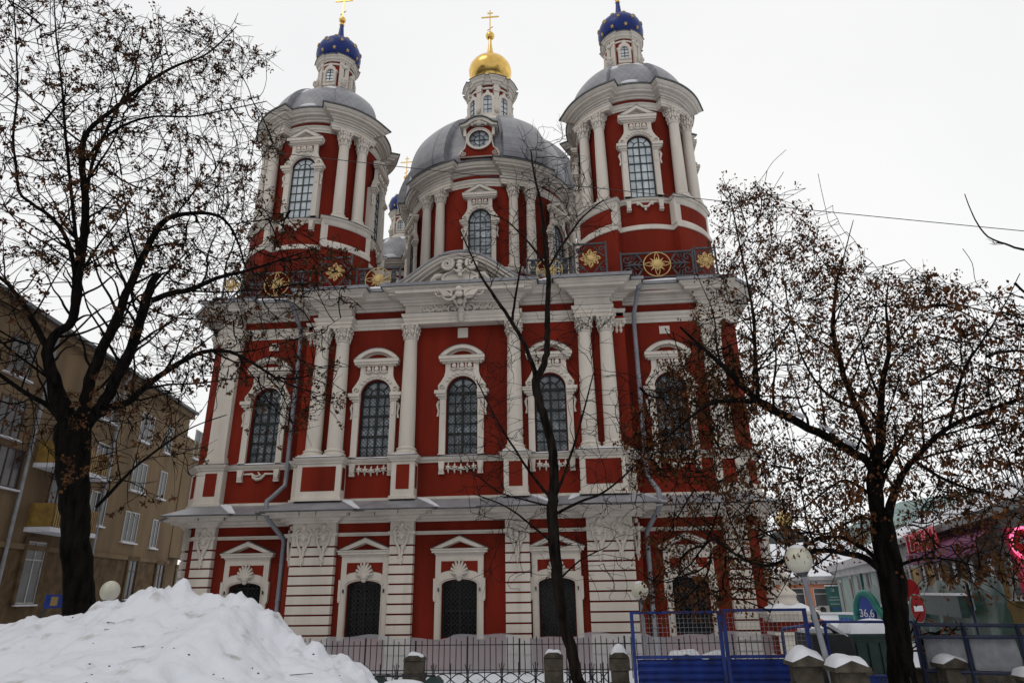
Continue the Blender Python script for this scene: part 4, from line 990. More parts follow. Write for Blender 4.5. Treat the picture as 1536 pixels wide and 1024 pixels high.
def clods(x, y, seed, dens):      # rounded lumps: bumps around jittered cell centres
    r = np.random.RandomState(seed).rand(128, 128, 4); out_ = np.zeros_like(x); xi, yi = np.floor(x).astype(int), np.floor(y).astype(int)
    for di_ in (-1, 0, 1):
        for dj in (-1, 0, 1):
            q = r[(xi+di_) % 128, (yi+dj) % 128]; d2 = (x-xi-di_-q[..., 0])**2+(y-yi-dj-q[..., 1])**2; rad = .18+.4*q[..., 2]
            out_ = np.maximum(out_, np.where(q[..., 3] < dens, np.sqrt(np.maximum(0, 1-d2/rad**2))*rad, 0))
    return out_
X = np.linspace(-7, 3.2, 306); Yv = np.concatenate([np.linspace(-22.6, -16.6, 150), np.linspace(-16.57, -12.5, 110)]); nx = len(X)
GX, GY = np.meshgrid(X, Yv); yc = -15.9+.25*vnoise(GX*1.1, GX*0+3.3, 11)
front = np.maximum(0, yc-GY)/6.7; back = np.maximum(0, GY-yc)/3.0
ff = np.where(GY < yc, np.maximum(0, 1-front)**.75*(1-.25*front), np.maximum(0, 1-back**1.5))
CR = np.vectorize(lambda q: float(crest(q)), otypes=[float])(GX+np.where(GY < yc, .09*(GY-yc), .12*(GY-yc)))
env = np.minimum(1, CR*1.5)
Z = CR*ff+.10+env*(.34*vnoise(GX*.9, GY*.8, 1)*np.minimum(1, front*5)+.14*vnoise(GX*2.1, GY*2.0, 2)+.07*vnoise(GX*4.7, GY*4.9, 3)+.035*vnoise(GX*10, GY*10, 4)+.02*vnoise(GX*21, GY*21, 5))
rough = np.clip(vnoise(GX*.7, GY*.7, 8)*3+.35, .08, 1)
Z += env*rough*(.16*clods(GX*2.6, GY*2.6, 6, .55)+.09*clods(GX*6, GY*6, 7, .6)) - env*.10*clods(GX*1.9+5, GY*1.9, 9, .35)
ridge = np.exp(-((GY-yc)/.16)**2); Z += env*ridge*(.3+.7/(1+np.exp(-(GX+1.15)*6)))*(.20*clods(GX*5.2, GY*3, 12, .75)+.12*clods(GX*11, GY*6, 13, .7))
m = MB(); ny = len(Yv); m.add([(GX[j_, i_], GY[j_, i_], Z[j_, i_]-.12) for j_ in range(ny) for i_ in range(nx)], [(j_*nx+i_, j_*nx+i_+1, (j_+1)*nx+i_+1, (j_+1)*nx+i_) for j_ in range(ny-1) for i_ in range(nx-1)], 0, True)
# dirt-flecked clods on the heap
SNOWH = mat('shovelled_snow', (.66, .675, .725), .75, .05, 3.5, .55, 9, spec=.25, col2=(.43, .42, .42), lo=.27, hi=.40)
heap_z = Z-.12; db = MB(); rq = np.random.RandomState(31)
for k in range(150):
    i_, j_ = rq.randint(40, nx-30), rq.randint(60, 165); p_ = Vector((GX[j_, i_], GY[j_, i_], heap_z[j_, i_])); q_ = rq.normal(size=3); sz_ = rq.uniform(.004, .014)
    if heap_z[j_, i_] < .3: continue
    if k % 9 == 0: db.tube([p_, p_+Vector((rq.normal()*.06, rq.normal()*.05, .012)), p_+Vector((rq.normal()*.12, rq.normal()*.08, .0))], .003, 4)
    else: db.blob(p_, (sz_, sz_*.8, sz_*.6), 5)
SH = link('snow_heap', m, SNOWH)
tag(SH, 'big heap of shovelled snow with a ragged crest in the left foreground', 'snow heap')
link('grit', db, BARKC, SH)['kind'] = 'stuff'
# stone posts
def stone_post(x, y, w, h, label, gable=False, snow=.09, dep=None):
    t = thing('stone_post', (x, y, 0), label, 'post', 'stone posts of the yard fence')
    m = MB(); dep = dep or w; n = 6
    for k in range(n):
        z0, z1 = h*k/n, h*(k+1)/n-.012; j = .012*math.sin(k*3.1+x)
        m.box(-w/2-j, w/2+j, -dep/2-j, dep/2+j, z0, z1)
        m.box(-w/2+.02, w/2-.02, -dep/2+.02, dep/2-.02, z1-.02, z1+.02)
    link('shaft', m, STONE, t)
    c = MB(); e = .05
    if gable:
        P = [(-w/2-e, h), (w/2+e, h), (w/2+e, h+.05), (0, h+.14), (-w/2-e, h+.05)]
        c.prism(P, -dep/2-e, dep/2+e, 0, back=True)
    else:
        P = [(-w/2-.01, h), (w/2+.01, h), (w/2*.9, h+.05), (w/2*.5, h+.09), (-w/2*.5, h+.09), (-w/2*.9, h+.05)]
        c.prism(P, -dep/2-.01, dep/2+.01, 0, back=True)
    link('cap', c, STONE, t)
    s = MB(); N = 10; vs = []
    for i in range(N+1):
        for j in range(N+1):
            a, b = i/N*2-1, j/N*2-1; base = h+(.05+.09*(1-abs(a)) if gable else .09-.05*max(0, abs(a)-.5)*2)
            z = base+(snow+(.05*(abs(a)) if gable else 0))*(max(0, 1-a**4)*max(0, 1-b**4))**.4*(1+.22*math.sin(a*4+x*3)+.15*math.cos(b*4))-.012
            vs.append((a*(w/2+(e if gable else -.01)), b*(dep/2+(e if gable else -.01)), z))
    s.add(vs, [(j*(N+1)+i, (j+1)*(N+1)+i, (j+1)*(N+1)+i+1, j*(N+1)+i+1) for i in range(N) for j in range(N)], 0, True)
    link('snow_cap', s, SNOW, t); return t
stone_post(.99, -10.8, .34, 1.22, 'lone square stone post behind the dark green bench', snow=.05)
stone_post(3.50, -10.5, .34, 1.23, 'stone post just left of the thin leaning tree', snow=.05)
stone_post(4.69, -10.5, .33, 1.22, 'stone post with thick snow cap beside the left end of the blue fence', snow=.11)
stone_post(7.12, -13.3, .36, 1.33, 'bulky gabled stone post at the right end of the blue fence', True, .10, .36)
stone_post(7.52, -13.75, .36, 1.30, 'gabled stone post under the foot of the nearest globe lamp', True, .07, .4)
stone_post(7.95, -12.6, .40, 1.15, 'lower stone post half hidden behind the gabled pair', True, .05, .5)
stone_post(5.95, -9.9, .5, 1.10, 'gabled stone post seen through the left mesh of the blue fence', True, .07)
stone_post(6.55, -9.9, .5, 1.08, 'gabled stone post seen through the mesh beside the blue middle post', True, .06)
stone_post(10.15, -13.3, .35, 1.12, 'small snow topped stone post below the white cloth barrier', True, .06)
stone_post(9.55, -12.3, .30, 1.20, 'stone post standing right of the big leafy tree trunk', True, .05)
# low ornamental fence runs
def low_fence(p0, p1, label, step=.30, h=1.16, dense=False):
    p0, p1 = Vector(p0), Vector(p1); L = (p1-p0).length; a = math.atan2(p1.y-p0.y, p1.x-p0.x)
    t = thing('low_fence', (p0.x, p0.y, 0), label, 'fence', 'low ornamental iron fences', a)
    n = max(2, int(L/step))
    m = MB()
    for k in range(n):
        x = L*(k+.5)/n
        m.tube([(x, 0, .05), (x, 0, h)], .008, 4)
        if k % 2 == 0:
            for s in (-1, 1): m.tube([(x+s*.012, 0, .75), (x+s*.02, 0, h-.12), (x+s*.05, 0, h-.02)], .007, 4)
        if dense:
            for s in (-.3, .3): m.tube([(x+s*L/n, 0, .05), (x+s*L/n+.02, 0, h-.02)], .010, 4)
    link('picket', m, BLACKIRON, t)['kind'] = 'stuff'
    m = MB(); m.box(0, L, -.008, .008, h-.17, h-.155); link('rail', m, BLACKIRON, t)
    for ph in (0, PI):
        m = MB(); N = n*8
        m.tube([(L*i/N, 0, .90+.085*math.cos(2*PI*i/16+ph)) for i in range(N+1)], .009, 4); link('wave_bar', m, BLACKIRON, t)
low_fence((-2.5, -10.75), (.80, -10.8), 'low fence of wavy iron bars left of the lone stone post')
low_fence((1.18, -10.8), (3.32, -10.5), 'low fence of wavy iron bars between the two stone posts')
low_fence((3.68, -10.5), (4.5, -10.5), 'short run of crowded iron spikes behind the thin leaning tree foot', .17, 1.14, True)
low_fence((7.55, -14.4), (10.9, -15.6), 'spiked low fence in front of the snow at bottom right', .28, 1.30)
# bench
t = thing('park_bench', (1.42, -13.3, 0), 'dark green bench whose snowy back shows at the bottom edge beside the snow heap', 'bench')
for s, nm in ((-1, 'end'), (1, 'end')):
    m = MB(); m.prism([(s*.42-.12, 0), (s*.42+.12, 0), (s*.42+.12, 1.14), (s*.42+.06, 1.20), (s*.42-.06, 1.20), (s*.42-.12, 1.14)], -.14, .14, back=True); link(nm, m, GREEND, t)
m = MB(); m.box(-.44, .44, -.02, .02, 1.205, 1.23); link('back_rail', m, BLACKIRON, t)
m = MB(); m.box(-.3, .3, -.2, .2, .5, .55); link('seat', m, SIGNB, t)
m = MB(); m.blob((-.02, -.05, 1.10), (.34, .13, .08), 12); link('snow', m, SNOW, t)
m = MB(); m.box(-.3, .3, .0, .03, .55, 1.06); link('back_panel', m, SNOW, t)
# globe lamps
def globe_lamp(p, lean, R, label, snow=True):
    """p: globe centre, lean: foot offset (x,y)"""
    t = thing('globe_lamp', (p[0]+lean[0], p[1]+lean[1], 0), label, 'lamp', 'globe lamps of the yard')
    m = MB(); top = Vector((-lean[0], -lean[1], p[2])); d = top.normalized()
    m.tube([(0, 0, 0), tuple(top-d*R*.9)], [R*.26, R*.17], 10); link('pole', m, GALV, t)
    m = MB(); m.tube([tuple(top-d*R*1.22), tuple(top-d*R*1.0), tuple(top-d*R*.86)], [R*.24, R*.42, R*.52], 14); link('collar', m, IRON, t)
    q = Vector((0, 0, 1)).rotation_difference(d).to_matrix()
    m = MB(); m.blob(top, (R*.97, R*.97, R*1.04), 24, ax=q); link('globe', m, GLOBE, t)
    if snow:
        m = MB(); m.blob(top+Vector((0, 0, R*.72)), (R*.62, R*.62, R*.38), 14); link('snow_cap', m, SNOW, t)
p = at(960, 886, 17); globe_lamp(p, (.05, 0), .205, 'upright globe lamp on a thin grey pole before the rusticated pilaster')
p = at(1198, 839, 11); b = at(1243, 985, 11); globe_lamp(p, ((b[0]-p[0])*1.9, 0), .193, 'largest globe lamp on a leaning grey pole with a snow cap')
p = at(165, 886, 17.5); globe_lamp(p, (.04, 0), .20, 'cream globe lamp just above the snow heap beside the thick trunk', False)
# blue site fence
def blue_panel(x0, x1, y, zt, zm, label, mesh=True, grp='blue site fence panels', ends=(True, True)):
    t = thing('site_fence', (x0, y, 0), label, 'fence', grp); L = x1-x0
    for i, x in enumerate((0, L)):
        if not ends[i]: continue
        m = MB(); m.box(x-.03, x+.03, -.03, .03, 0, zt); link('post', m, BFENCE, t)
    for z, h in ((zt-.045, .045), (zm-.025, .05)):
        m = MB(); m.box(.03, L-.03, -.022, .022, z, z+h); link('rail', m, BFENCE, t)
    m = MB()
    if mesh:
        for k in range(1, int(L/.075)): m.box(k*.075-.0025, k*.075+.0025, .002, .007, zm+.03, zt-.06)
        for k in range(1, int((zt-zm)/.075)): m.box(.04, L-.04, -.003, .002, zm+.02+k*.075-.0025, zm+.02+k*.075+.0025)
        link('wire_mesh', m, GALV, t)
    m = MB(); n = int((zm-.1)/.11)
    vs = []
    for k in range(n*2+1):
        z = .1+(zm-.14)*k/(n*2); yy = -.025 if k % 2 else .02
        vs += [(.04, yy, z), (L-.04, yy, z)]
    m.add(vs, [(2*k, 2*k+1, 2*k+3, 2*k+2) for k in range(n*2)]); link('corrugated_sheet', m, BFENCE, t)
blue_panel(4.93, 6.45, -11.03, 2.0, 1.26, 'left blue fence panel of wire mesh over corrugated sheet')
blue_panel(6.53, 7.92, -11.03, 2.02, 1.26, 'right blue fence panel ending behind the gabled stone posts')
# dark railing at right with white woven cloth
t = thing('cloth_barrier', (9.3, -12.0, 0), 'dark blue railing hung with white woven cloth at the right edge', 'barrier')
P0, P1 = Vector((0, 0, 0)), Vector((1.9, -2.6, 0)); dv = (P1-P0)
m = MB(); m.tube([P0+Vector((0, 0, 1.78)), P1+Vector((0, 0, 1.83))], .03, 6); link('rail', m, DBLUE, t)
m = MB(); m.tube([P0+Vector((0, 0, 1.60)), P1+Vector((0, 0, 1.72))], .03, 6); link('rail', m, DBLUE, t)
m = MB(); m.tube([P0+Vector((0, 0, 1.12)), P1+Vector((0, 0, 1.26))], .03, 6); link('rail', m, DBLUE, t)
for q in (0, .22, .45, .72, .98):
    m = MB(); p = P0+dv*q; m.tube([p, p+Vector((0, 0, 1.82))], .035, 6); link('post', m, DBLUE, t)
for a, b in ((.02, .43), (.5, .97)):
    m = MB(); N = 12; vs = []
    for i in range(N+1):
        p = P0+dv*(a+(b-a)*i/N); o = .02*math.sin(i*1.9)
        vs += [(p.x+.03+o, p.y+.05, 1.13+.13*(a+(b-a)*i/N)), (p.x+.03-o, p.y+.05, 1.36), (p.x+.03+o, p.y+.05, 1.60+.10*(a+(b-a)*i/N))]
    m.add(vs, [(i*3+j, (i+1)*3+j, (i+1)*3+j+1, i*3+j+1) for i in range(N) for j in range(2)], 0, True); link('cloth', m, CLOTH, t)
m = MB(); m.box(9.1, 12.5, -11.9, -11.7, 0, 1.14); tag(link('kerb_wall', m, STONE), 'low stone wall behind the white cloth barrier', 'wall')
# rail fence around the bins
t = thing('blue_rail_fence', (8.0, -9.2, 0), 'low blue rail fence around the dark green bin', 'fence')
for a, b in (((.0, 0, 1.60), (.9, .2, 1.72)), ((.9, .2, 1.72), (2.6, .2, 1.70)), ((.9, .2, .75), (2.6, .2, .72))):
    m = MB(); m.tube([a, b], .03, 6); link('rail', m, BFENCE, t)
for x, y, h in ((0, 0, 1.6), (.9, .2, 1.72), (2.6, .2, 1.7)):
    m = MB(); m.tube([(x, y, 0), (x, y, h)], .03, 6); link('post', m, BFENCE, t)
m = MB(); m.box(.95, 2.55, .19, .22, 0, .72); link('sheet', m, BFENCE, t)
# dark green bin
p = at(1293, 940, 18); t = thing('waste_container', (p[0]+.08, p[1], 0), 'dark green waste container with a thick snow lid behind the blue rails', 'container')
m = MB(); m.prism([(-.52, .1), (.52, .1), (.50, 1.36), (-.50, 1.36)], -.5, .5, back=True)
link('body', m, GREEND, t)
for k in range(4):
    m = MB(); m.box(-.48+.245*k+.02, -.48+.245*k+.21, -.53, -.495, .4, 1.24); link('panel', m, GREEND, t)
m = MB(); m.box(-.55, .55, -.54, .54, 1.36, 1.42); link('rim', m, GREEND, t)
m = MB(); vs = []; N = 12
for i in range(N+1):
    for j in range(N+1):
        a, b = i/N*2-1, j/N*2-1; vs.append((a*.55, b*.54, 1.41+.27*(max(0, 1-a**4)*max(0, 1-b**4))**.6*(1+.1*math.sin(a*4))))
m.add(vs, [(j*(N+1)+i, (j+1)*(N+1)+i, (j+1)*(N+1)+i+1, j*(N+1)+i+1) for i in range(N) for j in range(N)], 0, True); link('snow_lid', m, SNOWD, t)
# dark covered barrow
p = at(1237, 965, 16.5); t = thing('covered_trailer', (p[0], p[1], 0), 'black tarpaulin covered trailer with an orange heap on top by the blue fence corner', 'trailer')
m = MB(); m.prism([(-.48, .3), (.52, .3), (.30, 1.42), (.2, 1.48), (-.40, 1.48)], -.6, .6, back=True); link('cover', m, BLACKC, t)
for s in (-1, 1):
    m = MB(); m.tube([(s*.4, -.45, .25), (s*.4, -.33, .25)], .25, 16); link('wheel', m, BLACKIRON, t)
m = MB(); m.prism([(-.42, 1.49), (.1, 1.49), (.05, 1.56), (-.42, 1.56)], -.3, .3, back=True); link('snow', m, SNOW, t)
m = MB()
for k in range(9): m.blob((-.32+.055*k+.01, -.1+.05*math.sin(k*2), 1.62+.06*math.sin(k/8*PI)+.03*math.sin(k*3)), (.07, .09, .06), 6, mi=k % 2)
m.blob((-.1, 0, 1.78), (.10, .1, .13), 8, mi=0); link('orange_heap', m, [BLACKC, ORNG], t)
m = MB(); m.prism([(.02, 1.62), (.36, 1.40), (.4, 1.44), (.06, 1.68)], -.3, .2, back=True); link('snow', m, SNOW, t)
# gate pier of the church yard
p = at(1180, 905, 23.5); t = thing('gate_pier', (p[0], p[1], 0), 'squat white and red gate pier with a stepped snowy top and an urn', 'gate pier')
m = MB(); m.box(-.72, .72, -.5, .5, 0, .55); m.box(-.62, .62, -.42, .42, .55, 1.5, 1); m.box(-.6, .6, -.45, .45, .6, 1.12)
m.box(-.75, .75, -.55, .55, 1.12, 1.2); m.box(-.82, .82, -.62, .62, 1.5, 1.6); m.box(-.92, .92, -.7, .7, 1.6, 1.72); m.box(-1.0, 1.0, -.78, .78, 1.72, 1.80)
m.box(.32, .52, -.47, -.44, .6, .98, 1); link('body', m, [WHITE, RED], t)
m = MB(); m.add([(-.95, -.75, 1.80), (.95, -.75, 1.80), (.95, .75, 1.80), (-.95, .75, 1.80), (-.45, -.35, 2.02), (.45, -.35, 2.02), (.45, .35, 2.02), (-.45, .35, 2.02)], [(0, 1, 5, 4), (1, 2, 6, 5), (2, 3, 7, 6), (3, 0, 4, 7), (4, 5, 6, 7)]); link('snowy_roof', m, SNOW, t)
m = MB(); m.lathe([(.46, 1.98), (.46, 2.06), (.40, 2.10), (.38, 2.22), (.42, 2.25), (.40, 2.32), (.24, 2.42), (.13, 2.52), (.12, 2.58), (.22, 2.66), (.26, 2.76), (.22, 2.86), (.10, 2.93), (.11, 2.99), (.05, 3.08), (0, 3.1)], 20); link('urn', m, WHITE, t)
t.scale = (.78, .78, .97)
# side lamp: no-entry signs
def round_sign(p, R, rz, label, bar=True, pole=True, mat_=SIGNR, back=False, tilt=.12):
    t = thing('road_sign', (p[0], p[1], 0), label, 'road sign', 'round road signs', rz)
    dsc = MB(); n = 32
    def disc(r, y0, y1, mi): dsc.prism([(r*math.cos(2*PI*k/n), p[2]+r*math.sin(2*PI*k/n)) for k in range(n)], y0, y1, mi, back=True)
    disc(R, -.012, .012, 1); disc(R*.94, -.018, -.012, 0)
    o = link('disc', dsc, [mat_, LETTERG], t); 
    if bar:
        m = MB(); m.box(-R*.62, R*.62, -.024, -.018, p[2]-R*.19, p[2]+R*.19); link('white_bar', m, LETTER, o)
    if pole:
        m = MB(); m.tube([(0, .04, 0), (0, .04, p[2]+R)], .025, 8); link('pole', m, DBLUE, t)
    return t
p = at(1376, 912, 15); round_sign(p, .245, math.radians(38), 'red no entry sign with white bar beside the big trunk')
p = at(1365, 883, 16.2); round_sign(p, .20, math.radians(15), 'plain red round sign peeping from behind the big trunk', False)
p = at(1458, 894, 16.0); round_sign(p, .24, math.radians(62), 'faded pinkish round sign on a thin pole before the green netting', False, mat_=SIGNB)
# pile of branches by the sign
t = thing('brushwood', (9.75, -11.6, 0), 'dark tangle of brushwood with orange twigs beside the no entry sign', 'brushwood')
m = MB(); rs = np.random.RandomState(5)
for k in range(46):
    a = rs.uniform(0, 2*PI); e = rs.uniform(-.3, 1.0); c = Vector((rs.uniform(-.3, .4), rs.uniform(-.2, .2), 1.45+rs.uniform(-.1, .3)))
    d = Vector((math.cos(a)*math.cos(e), .4*math.sin(a), math.sin(e)))*rs.uniform(.15, .4); m.tube([c-d, c+d*.2, c+d], [.016, .012, .005], 4, mi=1 if k % 4 == 0 else 0)
m.blob((.1, 0, 1.5), (.35, .18, .12), 8); m.tube([(.1, 0, 0), (.05, 0, 1.5)], .05, 6); link('sticks', m, [BARK, mat('orange_twig', (.20, .06, .02), .9)], t)

# ================================================================== STREET BUILDINGS
def bwindow(parent, o, dirv, s, z, w, h, frame=WFRAME, nx=2, nz=2, out=.05, glass=GLASSB, surround=None, sill=True, sw=.22):
    """window on a wall: o origin, dirv horizontal unit direction, outward on the right of travel"""
    d = Vector((dirv[0], dirv[1], 0)); nrm = Vector((d.y, -d.x, 0)); O = Vector((o[0], o[1], 0))
    T = Matrix((( d.x, -nrm.x, 0, O.x), (d.y, -nrm.y, 0, O.y), (0, 0, 1, 0), (0, 0, 0, 1)))
    f = MB(); f.T = T; t = .07
    def bx(m, a, b, y0, y1, z0, z1, mi=0): m.box(a, b, y0, y1, z0, z1, mi)
    x0, x1, z0, z1 = s-w/2, s+w/2, z-h/2, z+h/2
    f.prism([(x0, z0), (x1, z0), (x1, z1), (x0, z1)], -out, .02, 0, [[(x0+t, z0+t), (x1-t, z0+t), (x1-t, z1-t), (x0+t, z1-t)]])
    for k in range(1, nx): xx = x0+w*k/nx; bx(f, xx-.035, xx+.035, -out+.004, .0, z0+t, z1-t)
    if nz > 1: zz = z0+h*.70; bx(f, x0+t, x1-t, -out+.002, .0, zz-.03, zz+.03)
    if surround is not None:
        f.prism([(x0-sw, z0-.05), (x1+sw, z0-.05), (x1+sw, z1+.2), (x0-sw, z1+.2)], -out-.04, .02, 1, [[(x0, z0), (x1, z0), (x1, z1), (x0, z1)]])
    fo = link('window', f, [frame, surround or frame], parent)
    g = MB(); g.T = T; bx(g, x0+.02, x1-.02, -.018, .018, z0+.02, z1-.02); link('pane', g, glass, fo)
    if sill:
        g = MB(); g.T = T; bx(g, x0-.1, x1+.1, -out-.14, -.0, z0-.1, z0-.02); link('sill', g, SNOW, fo)
    return fo
def wall_T(o, d):
    n = (d[1], -d[0]); return Matrix(((d[0], -n[0], 0, o[0]), (d[1], -n[1], 0, o[1]), (0, 0, 1, 0), (0, 0, 0, 1)))
# --- ochre apartment house
r = ray(208, 715); r = r/np.linalg.norm(r[:2]); A = CAM+50*r; AD = np.array([-0.13497, 0.99085, 0.0])
# travel toward the camera side so that outward is on the right
ap = thing('apartment_house', (0, 0, 0), 'ochre four storey apartment house with yellow balconies behind the thick tree', 'building')
def sz(u, v): q = hit(u, v, A, AD); return float((q-A) @ AD), float(q[2])
AO = (A[0], A[1]); AO2 = (A[0]+.075*AD[1], A[1]-.075*AD[0]); T = wall_T(AO, AD)
s_far = 6.2; zt = 15.6
m = MB(); m.T = T; m.box(-46, s_far, 0, 14, 4.75, zt, 0); m.box(-46, s_far, -.06, 14, 0, 4.7, 1); link('wall', m, [OCHRE, OCHRED], ap)
m = MB(); m.T = T; m.box(-46, s_far+.1, -.14, .05, 4.7, 4.95); link('ledge', m, OCHRE, ap)
m = MB(); m.T = T; m.box(-46, s_far+.2, -.55, 14.2, zt, zt+.18); m.box(-46, s_far+.15, -.3, .02, zt-.35, zt, 1); link('roof_edge', m, [EDGE, OCHRE], ap)
m = MB(); m.T = T; m.box(3.9, 4.7, 1, 1.8, zt+.18, zt+1.3); link('chimney', m, BRICKB, ap)
m = MB(); m.T = T; m.box(-1.6, -.6, 1, 2, zt+.18, zt+1.1); link('chimney', m, BRICKB, ap)
m = MB(); m.T = T; m.box(s_far+.02, s_far+4.6, 1.2, 14, 0, zt-1.4, 0); m.box(s_far+.02, s_far+4.7, .9, 14, zt-1.4, zt-1.25, 1); link('far_wing', m, [OCHRE, SNOW], ap)
colx = {}
wins = [(220, 642, 2, WFRAME), (208, 715, 2, WFRAME), (195, 790, 2, WFRAME), (253, 660, 1, WFRAME), (243, 727, 1, WFRAME), (231, 800, 1, WFRAME), (155, 690, 2, WFRAME), (145, 762, 2, WFRAME), (164, 608, 2, WFRAME), (12, 700, 2, BFRAME), (15, 625, 2, BFRAME), (32, 536, 2, BFRAME)]
for u, v, nx_, fm in wins:
    s, z = sz(u, v)
    bwindow(ap, AO, AD, s, z, 1.8 if nx_ == 2 else 1.0, 1.85, fm, nx_+1 if nx_ == 2 else 2, 1)
for u, v in ((193, 868), (235, 872), (264, 876)):
    s, z = sz(u, v); bwindow(ap, AO2, AD, s, z, 1.1, 2.3, BFRAME, 2, 2, surround=OCHRED)
s, z = sz(43, 858); bwindow(ap, AO2, AD, s, z, 1.5, 2.9, WFRAME, 2, 2, surround=OCHRED)
for u, v in ((282, 655), (277, 716), (268, 789)):    # glazed loggias of the far wing
    s, z = sz(u, v); m2_ = bwindow(ap, (A[0]+1.1*AD[1]*-1*-1*0, A[1]), AD, s+2.6, z-.2, 2.6, 2.2, WFRAME, 3, 1, out=-1.0 if False else .05)
m = MB(); m.T = T; m.box(6.3, 10.2, -.02, 1.3, 5.2, 13.9); link('loggia', m, OCHRE, ap)
for v0, v1, uu in ((640, 700, 62), (752, 795, 62)):
    s0, z1 = sz(38 if v0 > 700 else 52, 790 if v0 > 700 else 694); s1, _ = sz(98, 795)
    zb = z1; w0 = s0; w1 = s1+.6
    sl_ = MB(); sl_.T = T; sl_.box(w0-.1, w1+.1, -1.25, 0, zb-.22, zb); bo = link('balcony', sl_, SNOWD, ap)
    rr = MB(); rr.T = T
    N = 44
    for k in range(N):
        x0_, x1_ = w0+(w1-w0)*k/N, w0+(w1-w0)*(k+1)/N; yo_ = -1.2-(.05 if k % 2 else 0); rr.box(x0_, x1_-.004, yo_, yo_+.03, zb+.02, zb+1.15)
    rr.box(w0, w0+.04, -1.2, 0, zb+.02, zb+1.15); rr.box(w1-.04, w1, -1.2, 0, zb+.02, zb+1.15); link('balcony_rail', rr, BALC, bo)
    bwindow(ap, AO, AD, (w0+w1)/2+.3, zb+1.5, 2.2, 2.6, BFRAME, 3, 1, sill=False)
for u, v in ((30, 720), (172, 640)):
    s, _ = sz(u, v); m = MB(); m.T = T; m.tube([(s, -.15, 0), (s, -.15, zt-.5), (s, -.5, zt)], .09, 8); link('downpipe', m, GALV, ap)
# --- orange house at the end of the street
def plane_at(u0, v0, D0, u1, v1, D1):
    a, b = at(u0, v0, D0), at(u1, v1, D1); d = (b-a); d[2] = 0; L = np.linalg.norm(d); return a, d/L, L
a, d, L = plane_at(1150, 880, 82, 1262, 880, 80)
oh = thing('orange_house', (0, 0, 0), 'orange two storey house with pale cornice at the end of the street', 'building')
def loc(u, v): q = hit(u, v, a, d); return float((q-a) @ d), float(q[2])
T = wall_T(a, d); zt = loc(1220, 870)[1]
m = MB(); m.T = T; m.box(-3, L, 0, 14, 0, zt); link('wall', m, ORANGE, oh)
zc = loc(1220, 864)[1]
m = MB(); m.T = T; m.box(-3.2, L+.1, -.6, .1, zt+.02, zc); m.box(-3.2, L+.05, -.3, .1, zt-.35, zt+.02); link('cornice', m, GREYW, oh)
z2 = loc(1235, 926)[1]; m = MB(); m.T = T; m.box(-3, L+.05, -.8, .1, z2-.1, z2+.35); m.box(-3, L+.06, -.85, .1, z2+.35, z2+.55, 1); link('canopy', m, [GREYW, SNOW], oh)
m = MB(); m.T = T; m.add([(-3, -.6, zc), (L, -.6, zc), (L, 12, zc+4.2), (-3, 12, zc+4.2)], [(0, 1, 2, 3)]); link('snowy_roof', m, SNOW, oh)
for u in (1198, 1232):
    s, z = loc(u, 896); bwindow(oh, a, d, s, z, 1.34, 1.9, WFRAME, 1, 2)
s, z = loc(1238, 914); m = MB(); m.T = T; m.box(s-.55, s+.55, -.5, 0, z-.4, z+.4); ac = link('air_conditioner', m, GREYW, oh)
m = MB(); m.T = T; m.tube([(s-.08, -.54, z), (s-.08, -.5, z)], .3, 16); link('fan', m, BLACKIRON, ac)
s, z = loc(1253, 902); t = thing('shop_board', (0, 0, 0), 'tall teal notice board with faint grey lines on the orange house', 'sign board')
m = MB(); m.T = T; m.box(s-.70, s+.70, -.2, -.06, z-1.5, z+1.5); link('board', m, TEAL, t)
m = MB(); m.T = T; m.tube([(s, -.24, z+1.12), (s, -.2, z+1.12)], .17, 14); link('emblem', m, LETTERG, t)
for zz, w, mt in ((.45, .8, LETTERG), (.18, 1.0, LETTERG), (-.2, .9, LETTERG), (-.65, .95, PBLUE), (-1.2, 1.0, LETTERG)):
    m = MB(); m.T = T; m.box(s-w/2, s+w/2, -.215, -.202, z+zz-.06, z+zz+.06); link('lettering_line', m, mt, t)
m = MB(); m.T = T; m.box(s-.76, s+.76, -.26, -.02, z+1.5, z+1.62); link('snow', m, SNOW, t)
# --- street row: pale green house then yellow house (facing the street, seen at a slant)
q = ray(1119, 890); SD = -np.array([q[0], q[1], 0])/np.linalg.norm(q[:2])     # direction of travel: towards the camera
SA = at(1257, 880, 78.5)
def sl2(u, v): q = hit(u, v, SA, SD); return float((q-SA) @ SD), float(q[2])
T = wall_T(SA, SD)
zr = sl2(1300, 837)[1]; sG = sl2(1346, 860)[0]; sE = sl2(1640, 860)[0]
gh = thing('green_house', (0, 0, 0), 'pale green house with white window surrounds next to the orange house', 'building')
m = MB(); m.T = T; m.box(0, sG, 0, 14, 0, zr); link('wall', m, MINT, gh)
m = MB(); m.T = T; m.box(-.3, sG, -.8, .05, zr-.5, zr+.1); m.box(-.2, sG, -.4, .05, zr-1.0, zr-.5); link('cornice', m, GREYW, gh)
m = MB(); m.T = T; m.add([(-.3, -.8, zr+.1), (sG, -.8, zr+.1), (sG, 8, zr+4.2), (-.3, 8, zr+4.2)], [(0, 1, 2, 3)]); link('snowy_roof', m, SNOW, gh)
for u, v in ((1266, 897), (1281, 893), (1293, 890), (1307, 887), (1323, 883)):
    s, z = sl2(u, v); bwindow(gh, SA, SD, s, z, 1.5, 3.0, WFRAME, 1, 1, glass=GLASSB, surround=GREYW)
s, _ = sl2(1299, 870); m = MB(); m.T = T; m.tube([(s, -.3, 0), (s, -.3, zr-.3)], .11, 8); link('downpipe', m, TEAL, gh)
yh = thing('yellow_house', (0, 0, 0), 'yellow house with pale upper storey and striped awning at the right edge', 'building')
zy = sl2(1450, 786)[1]; zm = sl2(1470, 838)[1]
